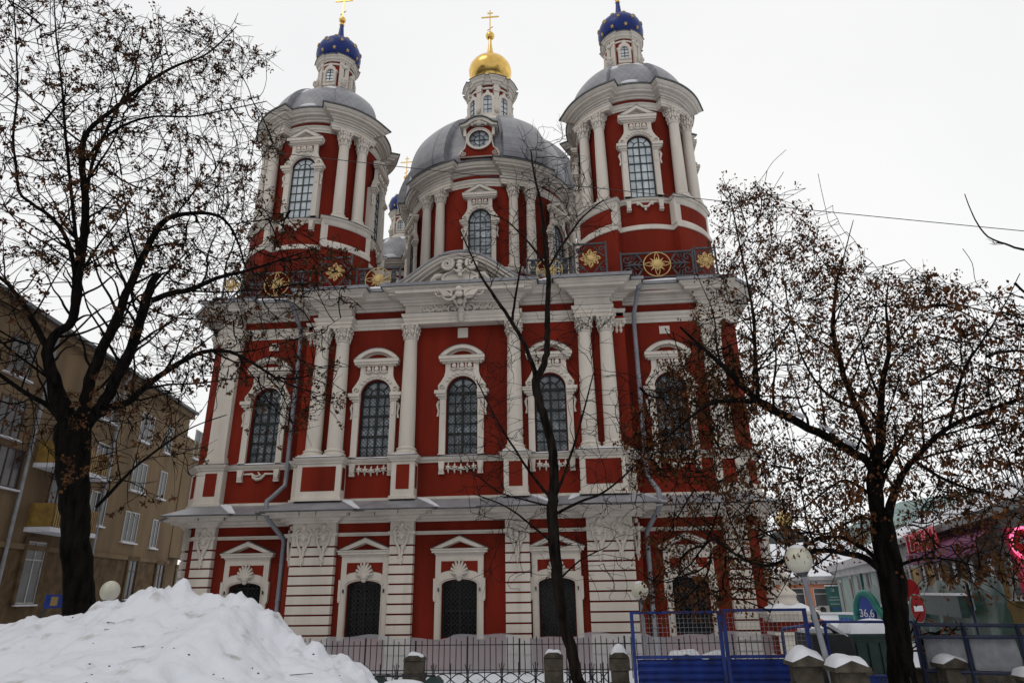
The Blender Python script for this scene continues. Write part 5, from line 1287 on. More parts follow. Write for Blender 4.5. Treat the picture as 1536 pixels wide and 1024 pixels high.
m = MB(); m.T = T; m.box(sG+.01, sE, 0, 14, 0, zm, 0); m.box(sG+.01, sE, -.03, 14, zm, zy, 1); link('wall', m, [YELL, GREYW], yh)
m = MB(); m.T = T; m.box(sG, sE, -.7, .1, zy-.16, zy+.14); link('eave', m, EDGE, yh)
m = MB(); m.T = T; m.add([(sG, -.7, zy+.15), (sE, -.7, zy+.15), (sE, 1.6, zy+1.45), (sG, 1.6, zy+1.45)], [(0, 1, 2, 3)], 0); m.add([(sG, 1.6, zy+1.45), (sE, 1.6, zy+1.45), (sE, 8, zy+1.6), (sG, 8, zy+1.6)], [(0, 1, 2, 3)], 1); link('roof', m, [SNOW, MINTR], yh)
m = MB(); m.T = T
for k in range(int((sE-sG)/.45)): m.tube([(sG+.45*k, .9, zy+.8), (sG+.45*k, .9, zy+1.75)], .018, 4)
m.tube([(sG, .9, zy+1.75), (sE, .9, zy+1.75)], .025, 4); link('roof_railing', m, IRON, yh)
for u, v in ((1368, 871), (1389, 866), (1411, 861), (1434, 856), (1459, 850), (1487, 843), (1518, 836)):
    s, z = sl2(u, v+4); bwindow(yh, SA, SD, s, z, 1.0, 2.4, WFRAME, 1, 1, surround=GREYW, sw=.13)
s0, z0 = sl2(1393, 836); s1, z1 = sl2(1513, 812)
t = thing('awning', (0, 0, 0), 'crimson and purple striped awning along the yellow house', 'awning')
zA = (z0+z1)/2
for k, mt in enumerate((PURPLE, PINKA)):
    m = MB(); m.T = T; N = 40
    for i in range(k, N, 2):
        xa, xb = s0+(s1-s0)*i/N, s0+(s1-s0)*(i+1)/N
        m.add([(xa, -.1, zA+.75), (xb, -.1, zA+.75), (xb, -1.0, zA+.1), (xa, -1.0, zA+.1), (xa, -1.0, zA-.35), (xb, -1.0, zA-.35)], [(3, 2, 1, 0), (4, 5, 2, 3)])
    link('stripes', m, mt, t)
m = MB(); m.T = T; m.add([(s0, -.1, zA+.73), (s1, -.1, zA+.73), (s1, -.98, zA+.08), (s0, -.98, zA+.08)], [(0, 1, 2, 3)]); link('frame', m, BLACKIRON, t)
def text(body, size, M, mt, name, parent, ext=.01):
    c = bpy.data.curves.new(name, 'FONT'); c.body = body; c.size = size; c.extrude = ext; c.align_x = 'CENTER'; c.align_y = 'CENTER'
    o = bpy.data.objects.new(name, c); COL.objects.link(o); bpy.context.view_layer.update()
    me = bpy.data.meshes.new_from_object(o.evaluated_get(bpy.context.evaluated_depsgraph_get())); COL.objects.unlink(o); bpy.data.objects.remove(o)
    me.materials.clear(); me.materials.append(mt); me.transform(M @ Matrix.Rotation(PI/2, 4, 'X')); n = bpy.data.objects.new(name, me); COL.objects.link(n); n.parent = parent; return n
sa, z = sl2(1394, 822); sb, _ = sl2(1438, 816); s = (sa+sb)/2; t = thing('neon_sign', (0, 0, 0), 'red neon letters over the left end of the striped awning', 'neon sign')
text('ТРИКО', (sb-sa)*.36, T @ Matrix.Translation((s, -.9, z-.1)), NEONR, 'letters', t, .05)
for zz in (-.75, .75):
    m = MB(); m.T = T; m.box(sa, sb, -.86, -.82, z+zz-.03, z+zz+.03); link('bracket', m, IRON, t)
# crimson upright sign with neon ring, nearer and turned to the street
p = at(1533, 815, 20); t = thing('ring_sign', (p[0], p[1], 0), 'tall crimson sign with a glowing pink neon ring at the right edge', 'neon sign', None, math.radians(8))
z = p[2]
m = MB(); m.prism([(-.20, z-1.75), (.75, z-1.75), (.62, z+.36), (-.34, z+.36)], -.06, .08, back=True); link('board', m, PINKB, t)
m = MB(); m.tube([(.05, .12, 0), (.05, .12, z)], .06, 8); link('post', m, IRON, t)
m = MB(); m.tube([(.34*math.cos(q_), -.12, z+.34*math.sin(q_)) for q_ in np.linspace(0, 2*PI, 40)], .038, 8); link('neon_ring', m, NEON, t)
m = MB(); m.prism([(.31*math.cos(q_), z+.31*math.sin(q_)) for q_ in np.linspace(0, 2*PI, 36, endpoint=False)], -.09, -.06); link('ring_back', m, SIGNR, t)
m = MB()
for k in range(7): m.tube([(-.12+.05*k, -.1, z+.13*math.sin(k*2.1)), (-.05+.05*k, -.1, z+.13*math.sin(k*2.1+1.4))], .025, 5)
link('emblem', m, LETTERG, t)
for k, ch in enumerate('ОИ'): text(ch, .40, Matrix.Translation((.10+.05*k, -.075, z-.85-.5*k)), LETTER, 'letter', t, .006)
# green debris netting along the lower storey and dark shop boards
s0, _ = sl2(1338, 900); s1, _ = sl2(1600, 900); zn = sl2(1440, 874)[1]; m = MB(); m.T = T; N = 60; vs = []
for i in range(N+1):
    x = s0+(s1-s0)*i/N; o = .18*math.sin(i*1.3)+.1*math.sin(i*2.9)
    for z, f in ((0, 1), (zn*.4, .7), (zn*.8, .4), (zn+.12*math.sin(i*.9), .1)): vs.append((x, -1.5+o*f, z))
m.add(vs, [(i*4+j, (i+1)*4+j, (i+1)*4+j+1, i*4+j+1) for i in range(N) for j in range(3)], 0, True)
tag(link('debris_netting', m, NET), 'dark green debris netting over the lower storey of the yellow house', 'netting')
for (ua, ub, v, lab) in ((1408, 1452, 914, 'dark green shop board left of the faded round sign'), (1474, 1545, 905, 'dark green shop board right of the faded round sign')):
    sa, z = sl2(ua, v); sb, _ = sl2(ub, v); m = MB(); m.T = T
    m.box(sa, sb, -2.05, -1.8, z-.35, z+.35); o = tag(link('shop_board', m, GREEND), lab, 'sign board')
    m = MB(); m.T = T; m.box(sa-.05, sb+.05, -2.1, -1.75, z+.35, z+.43); link('snow', m, SNOW, o)
# pharmacy porch
t = thing('pharmacy_porch', (0, 0, 0), 'bright teal porch arch with a blue oval reading 36,6', 'porch')
PP0 = at(1301, 920, 44); PPd = at(1311, 920, 43.7)-PP0; PPd[2] = 0; PPd /= np.linalg.norm(PPd); T5 = wall_T(PP0, PPd); zc = PP0[2]
m = MB(); m.T = T5
pts = [(-.72, 0, 0), (-.72, 0, zc-.1)]+[(.02+.74*math.cos(q_), 0, zc-.1+1.15*math.sin(q_)) for q_ in np.linspace(PI, .35, 14)]+[(1.05, 0, zc-.05), (1.6, 0, zc-.2), (4.2, 0, zc-.1)]
m.tube(pts, .19, 8); link('arch', m, TEALP, t)
m = MB(); m.T = T5; m.prism([(.1+.52*math.cos(q_), zc-.05+.98*math.sin(q_)) for q_ in np.linspace(0, 2*PI, 30, endpoint=False)], -.12, .0, back=True); ov = link('oval', m, PBLUE, t)
text('36,6', .58, T5 @ Matrix.Translation((.1, -.14, zc+.02)), LETTER, 'lettering', ov, .01)
m = MB(); m.T = T5; m.box(.75, 4.2, .1, 1.6, zc-.75, zc+.35); link('canopy', m, TEALP, t)
m = MB(); m.T = T5; m.box(.9, 4.2, .05, 1.6, zc+.35, zc+.5); link('snow', m, SNOW, t)
a2 = at(1259, 932, 57); d2 = at(1292, 927, 55.5)-a2; d2[2] = 0; L2 = np.linalg.norm(d2); d2 /= L2; T2 = wall_T(a2, d2)
m = MB(); m.T = T2; z = a2[2]; m.box(0, L2, 0, .4, z-.4, z+.5); fb = link('fascia', m, TEALP, t)
m = MB(); m.T = T2
for k in range(5): m.box(.15+k*L2/5.2, .15+(k+.62)*L2/5.2, -.03, 0, z-.25, z+.3)
link('lettering_blocks', m, PBLUE, fb)
m = MB(); m.T = T2; m.box(-.1, L2+.1, -.1, .5, z+.5, z+.64); link('snow', m, SNOW, fb)
# large pale building behind
a3 = at(1268, 790, 112); b3 = at(1560, 770, 96); d3 = b3-a3; d3[2] = 0; L3 = np.linalg.norm(d3); d3 /= L3; T3 = wall_T(a3, d3)
t = thing('rear_house', (0, 0, 0), 'big pale house with a green hipped roof rising behind the street row', 'building')
zb = at(1270, 796, 112)[2]; ztp = at(1330, 752, 112)[2]
m = MB(); m.T = T3; m.box(-.5, L3+6, 0, 20, 0, zb); link('wall', m, MINT, t)
m = MB(); m.T = T3; m.add([(-1, -.5, zb), (L3+7, -.5, zb), (L3+7, 20, zb), (-1, 20, zb), (5, 6, ztp), (L3+2, 6, ztp)], [(0, 1, 5, 4), (1, 2, 5), (2, 3, 4, 5), (3, 0, 4)]); link('roof', m, MINTR, t)
for k in range(4):
    bwindow(t, a3, d3, 4+4.2*k, zb-3, 1.4, 2.2, WFRAME, 2, 1)
# distant church
p = at(1181, 812, 130); t = thing('distant_church', (p[0], p[1], 0), 'small distant yellow church with a dark cupola and gold top beyond the gate pier', 'church', 'distant churches')
z = p[2]
m = MB(); m.box(-7, 7, -5, 7, 0, z-6); m.lathe([(3.4, z-6.3), (3.4, z-1.6)], 20); link('body', m, YELL, t)
m = MB(); m.lathe([(4.0, z-1.6), (3.8, z-.2), (2.8, z+1.2), (1.3, z+2.0), (.8, z+2.6)], 20); link('dark_cupola', m, BLACKC, t)
m = MB(); m.lathe([(.8, z+2.6), (1.5, z+3.2), (1.6, z+3.8), (1.0, z+4.6), (.25, z+5.2), (.08, z+7)], 16); link('gilded_top', m, GOLDP, t)
p = at(1249, 820, 125); t = thing('distant_church', (p[0], p[1], 0), 'far pale bell turret with a tiny gold onion beside the leafy tree', 'church', 'distant churches')
z = p[2]; m = MB(); m.lathe([(1.8, 0), (1.8, z-2.6), (.8, z-1.8)], 16); link('body', m, GREYW, t)
m = MB(); m.lathe([(.55, z-1.8), (1.0, z-1.0), (1.1, z-.2), (.6, z+.6), (.18, z+1.1), (.06, z+3)], 16); link('gilded_onion', m, GOLDP, t)
# blue notice sign by the apartment house
a4 = at(70, 898, 30); b4 = at(104, 900, 31); d4 = b4-a4; d4[2] = 0; L4 = np.linalg.norm(d4); d4 /= L4; T4 = wall_T(a4, d4)
t = thing('street_board', (0, 0, 0), 'blue and yellow board low behind the snow heap left of the trunk', 'sign board'); z = a4[2]
m = MB(); m.T = T4; m.box(0, L4, 0, .06, z-.3, z+.15); bd = link('board', m, PBLUE, t)
m = MB(); m.T = T4; m.box(L4*.18, L4*.48, -.012, 0, z-.22, z+.08); link('yellow_patch', m, YELL, bd)
m = MB(); m.T = T4
for x in (.1, L4-.1): m.tube([(x, .08, 0), (x, .08, z)], .04, 6)
link('legs', m, IRON, t)
# overhead cable
m = MB(); p0, p1 = at(-120, 165, 15), at(1700, 362, 13.2); N = 40
m.tube([(p0+(p1-p0)*i/N)-np.array([0, 0, .10*4*(i/N)*(1-i/N)]) for i in range(N+1)], .0075, 4); tag(link('overhead_cable', m, BLACKIRON), 'thin black cable strung across the sky in front of the towers', 'cable')

# ================================================================== TREES
def grow(limbs, attr, step, di, dk, iters=120, jitter=.25, up=.06, maxn=40000):
    """limbs: list of (points, radii, parent limb node position or None). Branches grow from the limbs toward scattered bud points."""
    P = []; par = []; rad = []
    for pts, rr in limbs:
        pts = [np.array(p) for p in pts]
        start = -1
        if P:
            dd = np.linalg.norm(np.array(P)-pts[0], axis=1); start = int(dd.argmin())
        prev = start
        for a in range(len(pts)-1):
            L = np.linalg.norm(pts[a+1]-pts[a]); n = max(1, int(L/step))
            for i in range(n):
                t = i/n
                P.append(pts[a]*(1-t)+pts[a+1]*t); par.append(prev); rad.append(rr[a]*(1-t)+rr[a+1]*t); prev = len(P)-1
        P.append(pts[-1]); par.append(prev); rad.append(rr[-1])
    nl = len(P); P = list(P); A = np.array(attr); alive = np.ones(len(A), bool)
    arr = np.array(P); near = np.full(len(A), 1e9); idx = np.zeros(len(A), int)
    def upd(lo):
        nonlocal near, idx
        new = np.array(P[lo:])
        for c in range(0, len(new), 400):
            d = np.linalg.norm(A[:, None, :]-new[None, c:c+400, :], axis=2); j = d.argmin(1); m = d[np.arange(len(A)), j]; b = m < near
            near[b] = m[b]; idx[b] = j[b]+lo+c
    upd(0); kids = {}
    for it in range(iters):
        alive &= near > dk
        use = alive & (near < di)
        if not use.any() or len(P) > maxn: break
        dirs = {}
        for a in np.nonzero(use)[0]:
            v = A[a]-P[idx[a]]; dirs.setdefault(idx[a], []).append(v/np.linalg.norm(v))
        lo = len(P)
        for k, ds in dirs.items():
            d = np.sum(ds, axis=0); nn = np.linalg.norm(d)
            if nn < 1e-3: d = rng.normal(size=3); nn = np.linalg.norm(d)
            d = d/nn
            if par[k] >= 0 and k >= nl:
                q = P[k]-P[par[k]]; q = q/(np.linalg.norm(q)+1e-9); d = d*.55+q*.62
            d = d+rng.normal(size=3)*jitter*.5+np.array([0, 0, up]); d /= np.linalg.norm(d)
            if kids.get(k, 0) > 3: continue
            kids[k] = kids.get(k, 0)+1
            P.append(P[k]+d*step*rng.uniform(.8, 1.2)); par.append(k); rad.append(0)
        if len(P) == lo: break
        upd(lo)
    return np.array(P), np.array(par), np.array(rad), nl
def side_branches(limbs, attr, gap, lmin, lmax, rmax, up=.35, reach=.55):
    A = np.array(attr); out_ = []
    for pts, rr in limbs[1:]:
        pp = [np.array(p) for p in pts]; tot = sum(np.linalg.norm(b-a) for a, b in zip(pp, pp[1:])); run = 0; nxt = min(.5, tot*.25)
        for a in range(len(pp)-1):
            seg = pp[a+1]-pp[a]; L = np.linalg.norm(seg); d = seg/(L+1e-9)
            while nxt < run+L:
                q = (nxt-run)/L; o = pp[a]+seg*q; r_here = rr[a]*(1-q)+rr[a+1]*q; nxt += gap*rng.uniform(.5, 1.5)
                for tries in range(5):
                    v = rng.normal(size=3); v -= d*(v @ d); v /= np.linalg.norm(v)+1e-9; v = d*rng.uniform(.35, .9)+v*.9+np.array([0, 0, up]); v /= np.linalg.norm(v)
                    Lb = rng.uniform(lmin, lmax); e = o+v*Lb
                    if np.linalg.norm(A-e, axis=1).min() < reach: break
                else: continue
                b = rng.normal(size=3)*.12+np.array([0, 0, .10]); r1 = min(rmax, r_here*.45); pts_ = []; rs_ = []
                for k in range(6):
                    t = k/5; pts_.append(o+v*Lb*t+b*Lb*t*t+rng.normal(size=3)*.018*(k > 0)); rs_.append(max(.005, r1*(1-t*.8)))
                out_.append((pts_, rs_))
            run += L
    return limbs+out_
def make_tree(name, label, base, limbs, attr, step, di, dk, bark, leafm=None, leaf_n=0, leaf_len=.07, r0=.006, expo=2.35, twigs=2, twig_len=.22, trunk_n=1, clump=.1, jitter=.25, per=(7, 14), group=None, drop=.35, up=.06):
    P, par, rad, nl = grow(limbs, attr, step, di, dk, jitter=jitter, up=up)
    n = len(P); r = np.zeros(n); acc = np.zeros(n); nch = np.zeros(n, int)
    for i in range(n-1, -1, -1):
        if i >= nl:
            r[i] = max(r0, acc[i]**(1/expo)) if acc[i] > 0 else r0
        else: r[i] = rad[i]
        if par[i] >= 0: acc[par[i]] += r[i]**expo; nch[par[i]] += 1
    print('TREE', name, 'nodes', n, 'limb', nl, 'tips', int(((nch == 0) & (np.arange(n) >= nl)).sum()), 'attr', len(attr))
    B = np.array(base, float); t = thing(name, tuple(B), label, 'tree', group)
    # limbs as continuous tubes
    tr = MB(); off = 0
    for pts, rr in limbs:
        pp = [np.array(p) for p in pts]; S_ = []; R_ = []
        for a in range(len(pp)-1):
            p0 = pp[max(a-1, 0)]; p1 = pp[a]; p2 = pp[a+1]; p3 = pp[min(a+2, len(pp)-1)]
            m = max(3, int(np.linalg.norm(p2-p1)/.12))
            for i in range(m):
                q = i/m; q2 = q*q; q3 = q2*q
                S_.append(.5*((2*p1)+(-p0+p2)*q+(2*p0-5*p1+4*p2-p3)*q2+(-p0+3*p1-3*p2+p3)*q3)+rng.normal(size=3)*min(.010, rr[a]*.10)-B); R_.append((rr[a]*(1-q)+rr[a+1]*q)*rng.uniform(.965, 1.04))
        S_.append(pp[-1]-B); R_.append(rr[-1])
        tr.tube(S_, R_, 12 if rr[0] > .1 else 7)
    link('trunk', tr, bark, t)
    br = MB()
    child_first = {}
    for i in range(nl, n):
        p = par[i]; ra = min(r[p], r[i]*1.25) if p >= nl else r[i]*1.2
        k = 5 if r[i] > .02 else (4 if r[i] > .011 else 3)
        br.tube([P[p]-B, P[i]-B], [ra, r[i]], k, cap=False)
    tips = [i for i in range(nl, n) if nch[i] == 0]; ends = []
    for i in tips:
        d = P[i]-P[par[i]]; d /= np.linalg.norm(d)+1e-9
        for k in range(rng.integers(1, twigs+2)):
            v = d+rng.normal(size=3)*.55+np.array([0, 0, .18]); v /= np.linalg.norm(v); L = twig_len*rng.uniform(.5, 1.4)
            m = P[i]+v*L*.5+rng.normal(size=3)*.02; e = m+(v+rng.normal(size=3)*.25)*L*.5
            br.tube([P[i]-B, m-B, e-B], [r0, r0*.8, r0*.45], 3, cap=False); ends.append(e); 
            if rng.random() < .5: ends.append(m)
    mids = [P[i] for i in range(nl, n) if r[i] < r0*1.9 and rng.random() < .12]
    for p in mids:
        v = rng.normal(size=3)+np.array([0, 0, .35]); v /= np.linalg.norm(v); L = twig_len*rng.uniform(.4, 1.0)
        br.tube([p-B, p+v*L*.5+rng.normal(size=3)*.015-B, p+v*L-B], [r0*.8, r0*.6, r0*.35], 3, cap=False); ends.append(p+v*L)
    link('branches', br, bark, t)
    if leafm:
        lf = MB(); E = np.array(ends); ch = rng.permutation(len(E))[:leaf_n]
        for i in ch:
            for k in range(rng.integers(*per)):
                c = E[i]+rng.normal(size=3)*clump*np.array([.6, .6, .6])-np.array([0, 0, clump*.4])
                d = rng.normal(size=3)*.6+np.array([0, 0, -drop*2]); d /= np.linalg.norm(d); s = np.cross(d, rng.normal(size=3)); s /= np.linalg.norm(s)+1e-9
                L = leaf_len*rng.uniform(.6, 1.4); w = L*rng.uniform(.22, .42); nn = np.cross(d, s); c = c-B
                lf.add([c, c+d*L*.5+s*w+nn*w*.3, c+d*L, c+d*L*.5-s*w+nn*w*.3], [(0, 1, 2), (0, 2, 3)], 0, False)
        link('leaves', lf, leafm, t)
    return t, P
thin = .74
def L_(D, *pts):
    """limb from measured sightings: (u, v, width_px[, distance offset])"""
    P = []; R = []; D_ = D
    for q in pts:
        d = D+(q[3] if len(q) > 3 else 0); w_ = at(q[0], q[1], d); P.append(w_); dp = float((w_-CAM) @ MR[2]); dd_ = float(np.linalg.norm(w_-CAM)); R.append((q[2] if q[2] > 28 else q[2]*(thin if D_ < 12.9 else .86))*dp/2000*dp/dd_)
    return P, R
def inpoly(x, y, poly):
    c = False; n = len(poly)
    for i in range(n):
        x1, y1 = poly[i]; x2, y2 = poly[i-1]
        if (y1 > y) != (y2 > y) and x < (x2-x1)*(y-y1)/(y2-y1)+x1: c = not c
    return c
def buds(polys, D, spread, axis_u, half_u, mult=1.0):
    """bud points filling a crown: sighted outline, depth spread rounded off toward the sides"""
    out = []
    for poly, n in polys:
        xs = [p[0] for p in poly]; ys = [p[1] for p in poly]; c = 0
        while c < n*mult:
            u = rng.uniform(min(xs), max(xs)); v = rng.uniform(min(ys), max(ys))
            if inpoly(u, v, poly):
                k = math.sqrt(max(.15, 1-((u-axis_u)/half_u)**2)); out.append(at(u, v, D+rng.uniform(-1, 1)*spread*k)); c += 1
    return out
# --- left tree
D = 12.0
lim = [L_(D, (122, 1010, 66), (118, 912, 54), (113, 800, 47), (110, 720, 50), (110, 655, 60), (112, 625, 54)),
 L_(D, (106, 640, 34), (88, 596, 30), (76, 552, 26), (71, 522, 24, .1), (88, 496, 20, .2), (109, 478, 20, .2), (119, 410, 19, .2), (127, 340, 18, .3), (127, 287, 16, .3), (123, 246, 15, .3), (127, 205, 12, .4), (150, 180, 10, .4), (176, 160, 9, .5), (217, 127, 8, .6), (262, 100, 6, .7), (312, 80, 4, .8), (355, 40, 2, .8)),
 L_(D, (118, 640, 32), (127, 610, 27, -.1), (145, 542, 24, -.3), (165, 500, 22, -.4), (182, 460, 19, -.4), (205, 406, 17, -.5), (242, 336, 13, -.6), (287, 320, 9, -.7), (328, 324, 7, -.8), (352, 352, 5, -.8), (368, 400, 3, -.8)),
 L_(D, (128, 632, 34), (152, 610, 28, -.2), (175, 565, 24, -.5), (197, 520, 22, -.7), (214, 470, 21, -.8), (228, 425, 18, -.9), (240, 412, 12, -.9)),
 L_(D, (134, 628, 26), (165, 612, 18, -.2), (193, 603, 16, -.4), (218, 580, 14, -.6), (264, 547, 12, -.9), (305, 528, 10, -1.1), (345, 528, 8, -1.3), (385, 548, 6, -1.5), (430, 575, 4, -1.7), (478, 590, 2, -1.8)),
 L_(D, (228, 450, 14, -.9), (255, 440, 13, -1), (285, 434, 12, -1.1), (324, 418, 9, -1.2), (377, 404, 6, -1.3), (425, 388, 4, -1.4), (475, 372, 2, -1.5)),
 L_(D, (109, 478, 15, .2), (111, 400, 11, .2), (95, 350, 10, .1), (74, 324, 9, 0), (45, 303, 8, 0), (29, 287, 7, 0), (23, 240, 6, 0), (20, 205, 6, 0), (26, 140, 5, .1), (25, 82, 4, .1), (20, 0, 3, .1), (16, -60, 2, .1)),
 L_(D, (100, 640, 18), (74, 610, 13, .2), (40, 590, 11, .4), (0, 562, 10, .6), (-60, 520, 7, .8), (-110, 440, 4, .9)),
 L_(D, (70, 525, 14, .1), (48, 480, 11, .3), (20, 435, 9, .5), (-20, 395, 7, .7), (-60, 330, 5, .8), (-80, 220, 3, .9)),
 L_(D, (145, 760, 9, -.1), (175, 728, 8, -.3), (203, 700, 6, -.5), (245, 668, 5, -.7), (290, 640, 3, -.9), (340, 622, 2, -1)),
 L_(D, (120, 250, 9, .3), (150, 214, 7, .1), (185, 188, 6, 0), (230, 175, 5, 0), (285, 175, 4, 0), (340, 165, 3, 0), (400, 152, 2, 0)),
 L_(D, (119, 400, 10, .2), (108, 300, 8, .1), (98, 200, 7, 0), (92, 120, 5, 0), (84, 50, 4, 0), (80, -20, 2, 0)),
 L_(D, (128, 300, 9, .3), (140, 240, 8, .5), (170, 175, 6, .7), (200, 110, 4, .8), (215, 40, 2, .9))]
crown = [([(-160, -70), (60, -70), (60, 30), (40, 330), (90, 420), (40, 560), (-20, 640), (-160, 560)], 430), ([(60, -10), (110, -10), (200, 30), (290, 30), (360, 40), (415, 95), (330, 140), (410, 175), (420, 235), (330, 330), (240, 420), (60, 400)], 820),
         ([(200, 280), (380, 260), (430, 330), (520, 375), (530, 470), (430, 460), (300, 450), (190, 420)], 430), ([(180, 440), (330, 440), (500, 500), (500, 620), (420, 650), (350, 560), (260, 600), (170, 660), (150, 560)], 330), ([(0, 600), (300, 600), (310, 690), (200, 760), (60, 720)], 70)]
AT_ = buds(crown, D, 1.7, 150, 420, 2.3); lim = side_branches(lim, AT_, .26, .6, 1.9, .024)
LT = make_tree('bare_maple', 'big dark tree with brown seed clumps forking above the snow heap at left', at(120, 1000, 12), lim, AT_, .13, .8, .175, BARK, LEAF, 1700, .054, .0060, twigs=3, twig_len=.32, clump=.046, per=(11, 19), drop=.25, up=.10, jitter=.16, group='trees of the yard')
# --- right tree
D = 12.5
lim = [L_(D, (1356, 1030, 56), (1352, 1000, 46), (1344, 930, 42), (1338, 870, 46), (1328, 815, 42), (1322, 775, 36)),
 L_(D, (1322, 785, 30), (1308, 735, 22, -.1), (1303, 694, 19, -.2), (1274, 674, 19, -.4), (1240, 655, 18, -.6), (1201, 635, 18, -.8), (1165, 617, 17, -1), (1138, 601, 16, -1.1), (1110, 575, 14, -1.2), (1089, 552, 11, -1.3), (1050, 518, 7, -1.5), (1020, 490, 4, -1.6)),
 L_(D, (1138, 602, 12, -1.1), (1100, 600, 9, -1.3), (1065, 606, 7, -1.5), (1030, 630, 5, -1.6), (990, 665, 3, -1.7)),
 L_(D, (1137, 600, 10, -1.1), (1133, 533, 8, -1), (1130, 474, 7, -1), (1124, 440, 5, -1), (1112, 380, 4, -1), (1094, 289, 2, -1)),
 L_(D, (1316, 780, 22), (1313, 694, 17, .1), (1294, 630, 15, .2), (1278, 595, 14, .3), (1264, 557, 12, .3), (1250, 494, 10, .4), (1255, 425, 6, .4), (1267, 380, 3, .4), (1280, 330, 1.5, .4)),
 L_(D, (1320, 790, 26), (1318, 708, 20, -.1), (1320, 640, 17, -.2), (1322, 582, 14, -.2), (1334, 523, 10, -.3), (1329, 460, 5, -.3), (1334, 415, 2, -.3)),
 L_(D, (1330, 780, 24), (1343, 733, 17, -.2), (1356, 708, 15, -.4), (1372, 689, 14, -.6), (1416, 645, 12, -.8), (1479, 616, 10, -1), (1536, 596, 8, -1.2), (1620, 560, 5, -1.4)),
 L_(D, (1424, 640, 8, -.8), (1445, 557, 7, -.8), (1479, 503, 5, -.8), (1508, 455, 3, -.8), (1530, 410, 2, -.8)),
 L_(D, (1328, 860, 20), (1303, 840, 16, -.2), (1286, 833, 14, -.4), (1254, 827, 12, -.7), (1218, 827, 11, -1), (1179, 839, 9, -1.2), (1150, 848, 8, -1.4), (1110, 835, 6, -1.6), (1060, 800, 4, -1.8), (1010, 770, 2, -1.9)),
 L_(D, (1324, 848, 14), (1298, 824, 11, .3), (1263, 806, 9, .6), (1233, 806, 8, .8), (1195, 820, 6, 1), (1150, 800, 4, 1.1), (1100, 760, 2, 1.2)),
 L_(D, (1322, 785, 9), (1298, 776, 7, .2), (1268, 785, 5, .4), (1233, 802, 4, .6), (1190, 790, 3, .8)),
 L_(D, (1306, 740, 9), (1270, 720, 6, .3), (1248, 729, 5, .5), (1218, 752, 4, .6), (1180, 785, 3, .8)),
 L_(D, (1370, 690, 9, -.6), (1420, 720, 7, -.5), (1480, 740, 5, -.4), (1560, 760, 3, -.2)),
 L_(D, (1338, 850, 10), (1380, 838, 7, -.3), (1420, 838, 5, -.6), (1470, 850, 3, -.9)),
 L_(D, (1288, 615, 8, .3), (1240, 590, 6, .5), (1205, 540, 4, .6), (1185, 470, 3, .6), (1170, 390, 2, .6))]
crown = [([(1085, 270), (1110, 290), (1150, 280), (1215, 325), (1245, 385), (1262, 440), (1230, 520), (1200, 640), (1100, 640), (1040, 560), (1040, 480), (1080, 400)], 560), ([(1255, 395), (1290, 385), (1330, 405), (1400, 415), (1470, 445), (1536, 445), (1650, 450), (1680, 640), (1536, 690), (1400, 640), (1330, 680), (1230, 640), (1230, 520)], 1000),
         ([(960, 620), (1040, 500), (1130, 560), (1130, 640), (1050, 660), (1040, 720), (960, 720), (930, 660)], 1000), ([(1300, 640), (1536, 640), (1660, 640), (1640, 800), (1500, 800), (1380, 770), (1330, 720)], 330), ([(930, 660), (1130, 660), (1300, 660), (1300, 820), (1180, 860), (1130, 890), (1050, 920), (980, 920), (980, 800), (1030, 740)], 760), ([(1360, 800), (1560, 800), (1560, 880), (1400, 870)], 60)]
AT_ = buds(crown, D, 1.7, 1310, 420, 2.0); lim = side_branches(lim, AT_, .26, .6, 1.9, .024)
RT = make_tree('leafy_ash', 'broad dark tree hung with rusty dry leaves before the street houses at right', at(1352, 1005, 12.5), lim, AT_, .13, .8, .18, BARK, LEAFR, 8200, .060, .0064, twigs=3, twig_len=.30, clump=.07, per=(3, 7), drop=.6, up=.06, jitter=.16, group='trees of the yard')
Bp = at(1352, 1005, 12.5)
for a, b in (((1296, 686, 12.2), (1265, 667, 12.0)), ((1262, 662, 11.95), (1228, 645, 11.8)), ((1210, 636, 11.7), (1190, 627, 11.6))):
    p, q = at(*a)+np.array([0, 0, .115])-Bp, at(*b)+np.array([0, 0, .105])-Bp; sm = MB(); sm.tube([p+(q-p)*i/5 for i in range(6)], [.01, .03, .04, .035, .03, .01], 6); link('snow', sm, SNOW, RT[0])
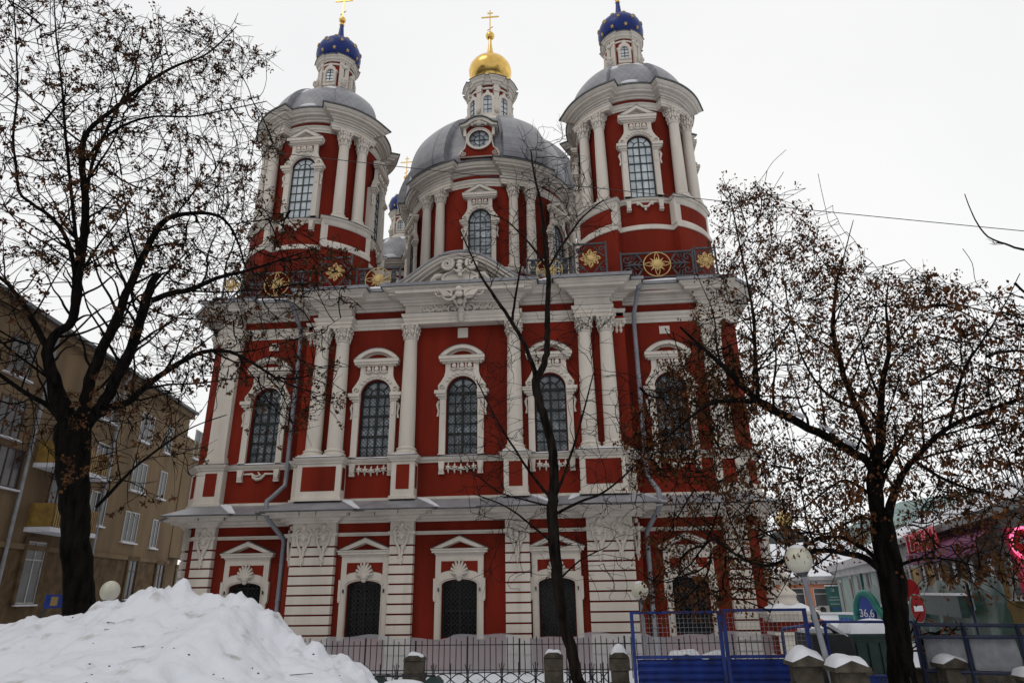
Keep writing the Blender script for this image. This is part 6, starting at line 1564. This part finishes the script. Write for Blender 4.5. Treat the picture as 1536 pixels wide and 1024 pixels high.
# --- thin leaning tree in front of the church
D = 13.0
lim = [L_(D, (872, 1034, 26), (866, 1015, 23), (856, 970, 22), (847, 935, 23), (840, 900, 22), (834, 850, 22), (830, 800, 21), (828, 760, 20), (830, 735, 18), (832, 700, 17), (824, 650, 16), (812, 610, 15), (804, 580, 15), (805, 560, 15)),
 L_(D, (806, 566, 12), (816, 545, 12), (820, 520, 11), (821, 470, 10), (823, 420, 9), (820, 395, 8), (817, 360, 7), (812, 310, 5), (802, 265, 4), (796, 225, 2)),
 L_(D, (804, 566, 10), (798, 545, 8, -.1), (786, 515, 7, -.2), (767, 482, 7, -.3), (742, 445, 6, -.5), (722, 415, 4, -.6), (708, 385, 3, -.7), (690, 345, 2, -.7)),
 L_(D, (768, 484, 5, -.3), (774, 440, 4, -.4), (782, 395, 3, -.5), (790, 350, 2, -.5)),
 L_(D, (821, 405, 5), (835, 380, 4, .1), (850, 358, 4, .2), (875, 325, 3, .3), (905, 300, 2, .4)),
 L_(D, (819, 400, 5), (800, 372, 4, .1), (780, 350, 3, .2), (758, 330, 2.5, .2), (735, 322, 2, .3)),
 L_(D, (830, 752, 6), (800, 715, 5, -.1), (770, 670, 4, -.2), (740, 620, 3, -.3), (715, 570, 2, -.3)),
 L_(D, (832, 748, 6), (850, 700, 5, -.1), (866, 650, 4, -.2), (880, 600, 3, -.3), (890, 560, 2, -.3)),
 L_(D, (834, 770, 6), (870, 752, 5, -.2), (905, 738, 4, -.4), (950, 700, 3, -.6), (1000, 640, 2, -.7)),
 L_(D, (836, 820, 5), (800, 790, 4, -.2), (760, 760, 3, -.4), (710, 740, 2, -.5)),
 L_(D, (830, 760, 4), (790, 750, 3, .2), (745, 735, 3, .4), (690, 690, 2, .5)),
 L_(D, (838, 870, 4), (870, 840, 3, -.2), (910, 820, 2, -.3))]
crown = [([(680, 320), (760, 310), (790, 200), (840, 190), (900, 260), (930, 340), (850, 420), (760, 430), (700, 400)], 130), ([(690, 560), (760, 540), (790, 640), (760, 760), (690, 760)], 50), ([(850, 560), (1000, 560), (1020, 700), (960, 760), (860, 740)], 65), ([(700, 760), (980, 760), (960, 900), (900, 880), (740, 880)], 34), ([(740, 480), (930, 470), (900, 540), (760, 560)], 35)]
AT_ = buds(crown, D, .8, 830, 260, 3.0); lim = side_branches(lim, AT_, .45, .4, 1.1, .010)
CT = make_tree('young_elm', 'thin leaning bare tree standing alone before the church front', at(868, 1020, 13), lim, AT_, .11, .8, .15, BARKC, None, r0=.0052, twigs=2, twig_len=.3, expo=2.5, up=.14, group='trees of the yard')
# --- twig reaching in from the right
D = 8.0
lim = [L_(D, (1760, 420, 14), (1640, 398, 11), (1536, 375, 6), (1508, 366, 5), (1482, 355, 4), (1466, 335, 3.2), (1456, 315, 2.6), (1447, 291, 2))]
tag(make_tree('bare_branch', 'single bare curved branch reaching in against the sky at the right edge', at(1760, 420, 8), lim, [at(1500, 385, 8), at(1512, 345, 8)], .1, .3, .1, BARKC, None, r0=.003, twigs=1, twig_len=.06)[0], cat='branch')
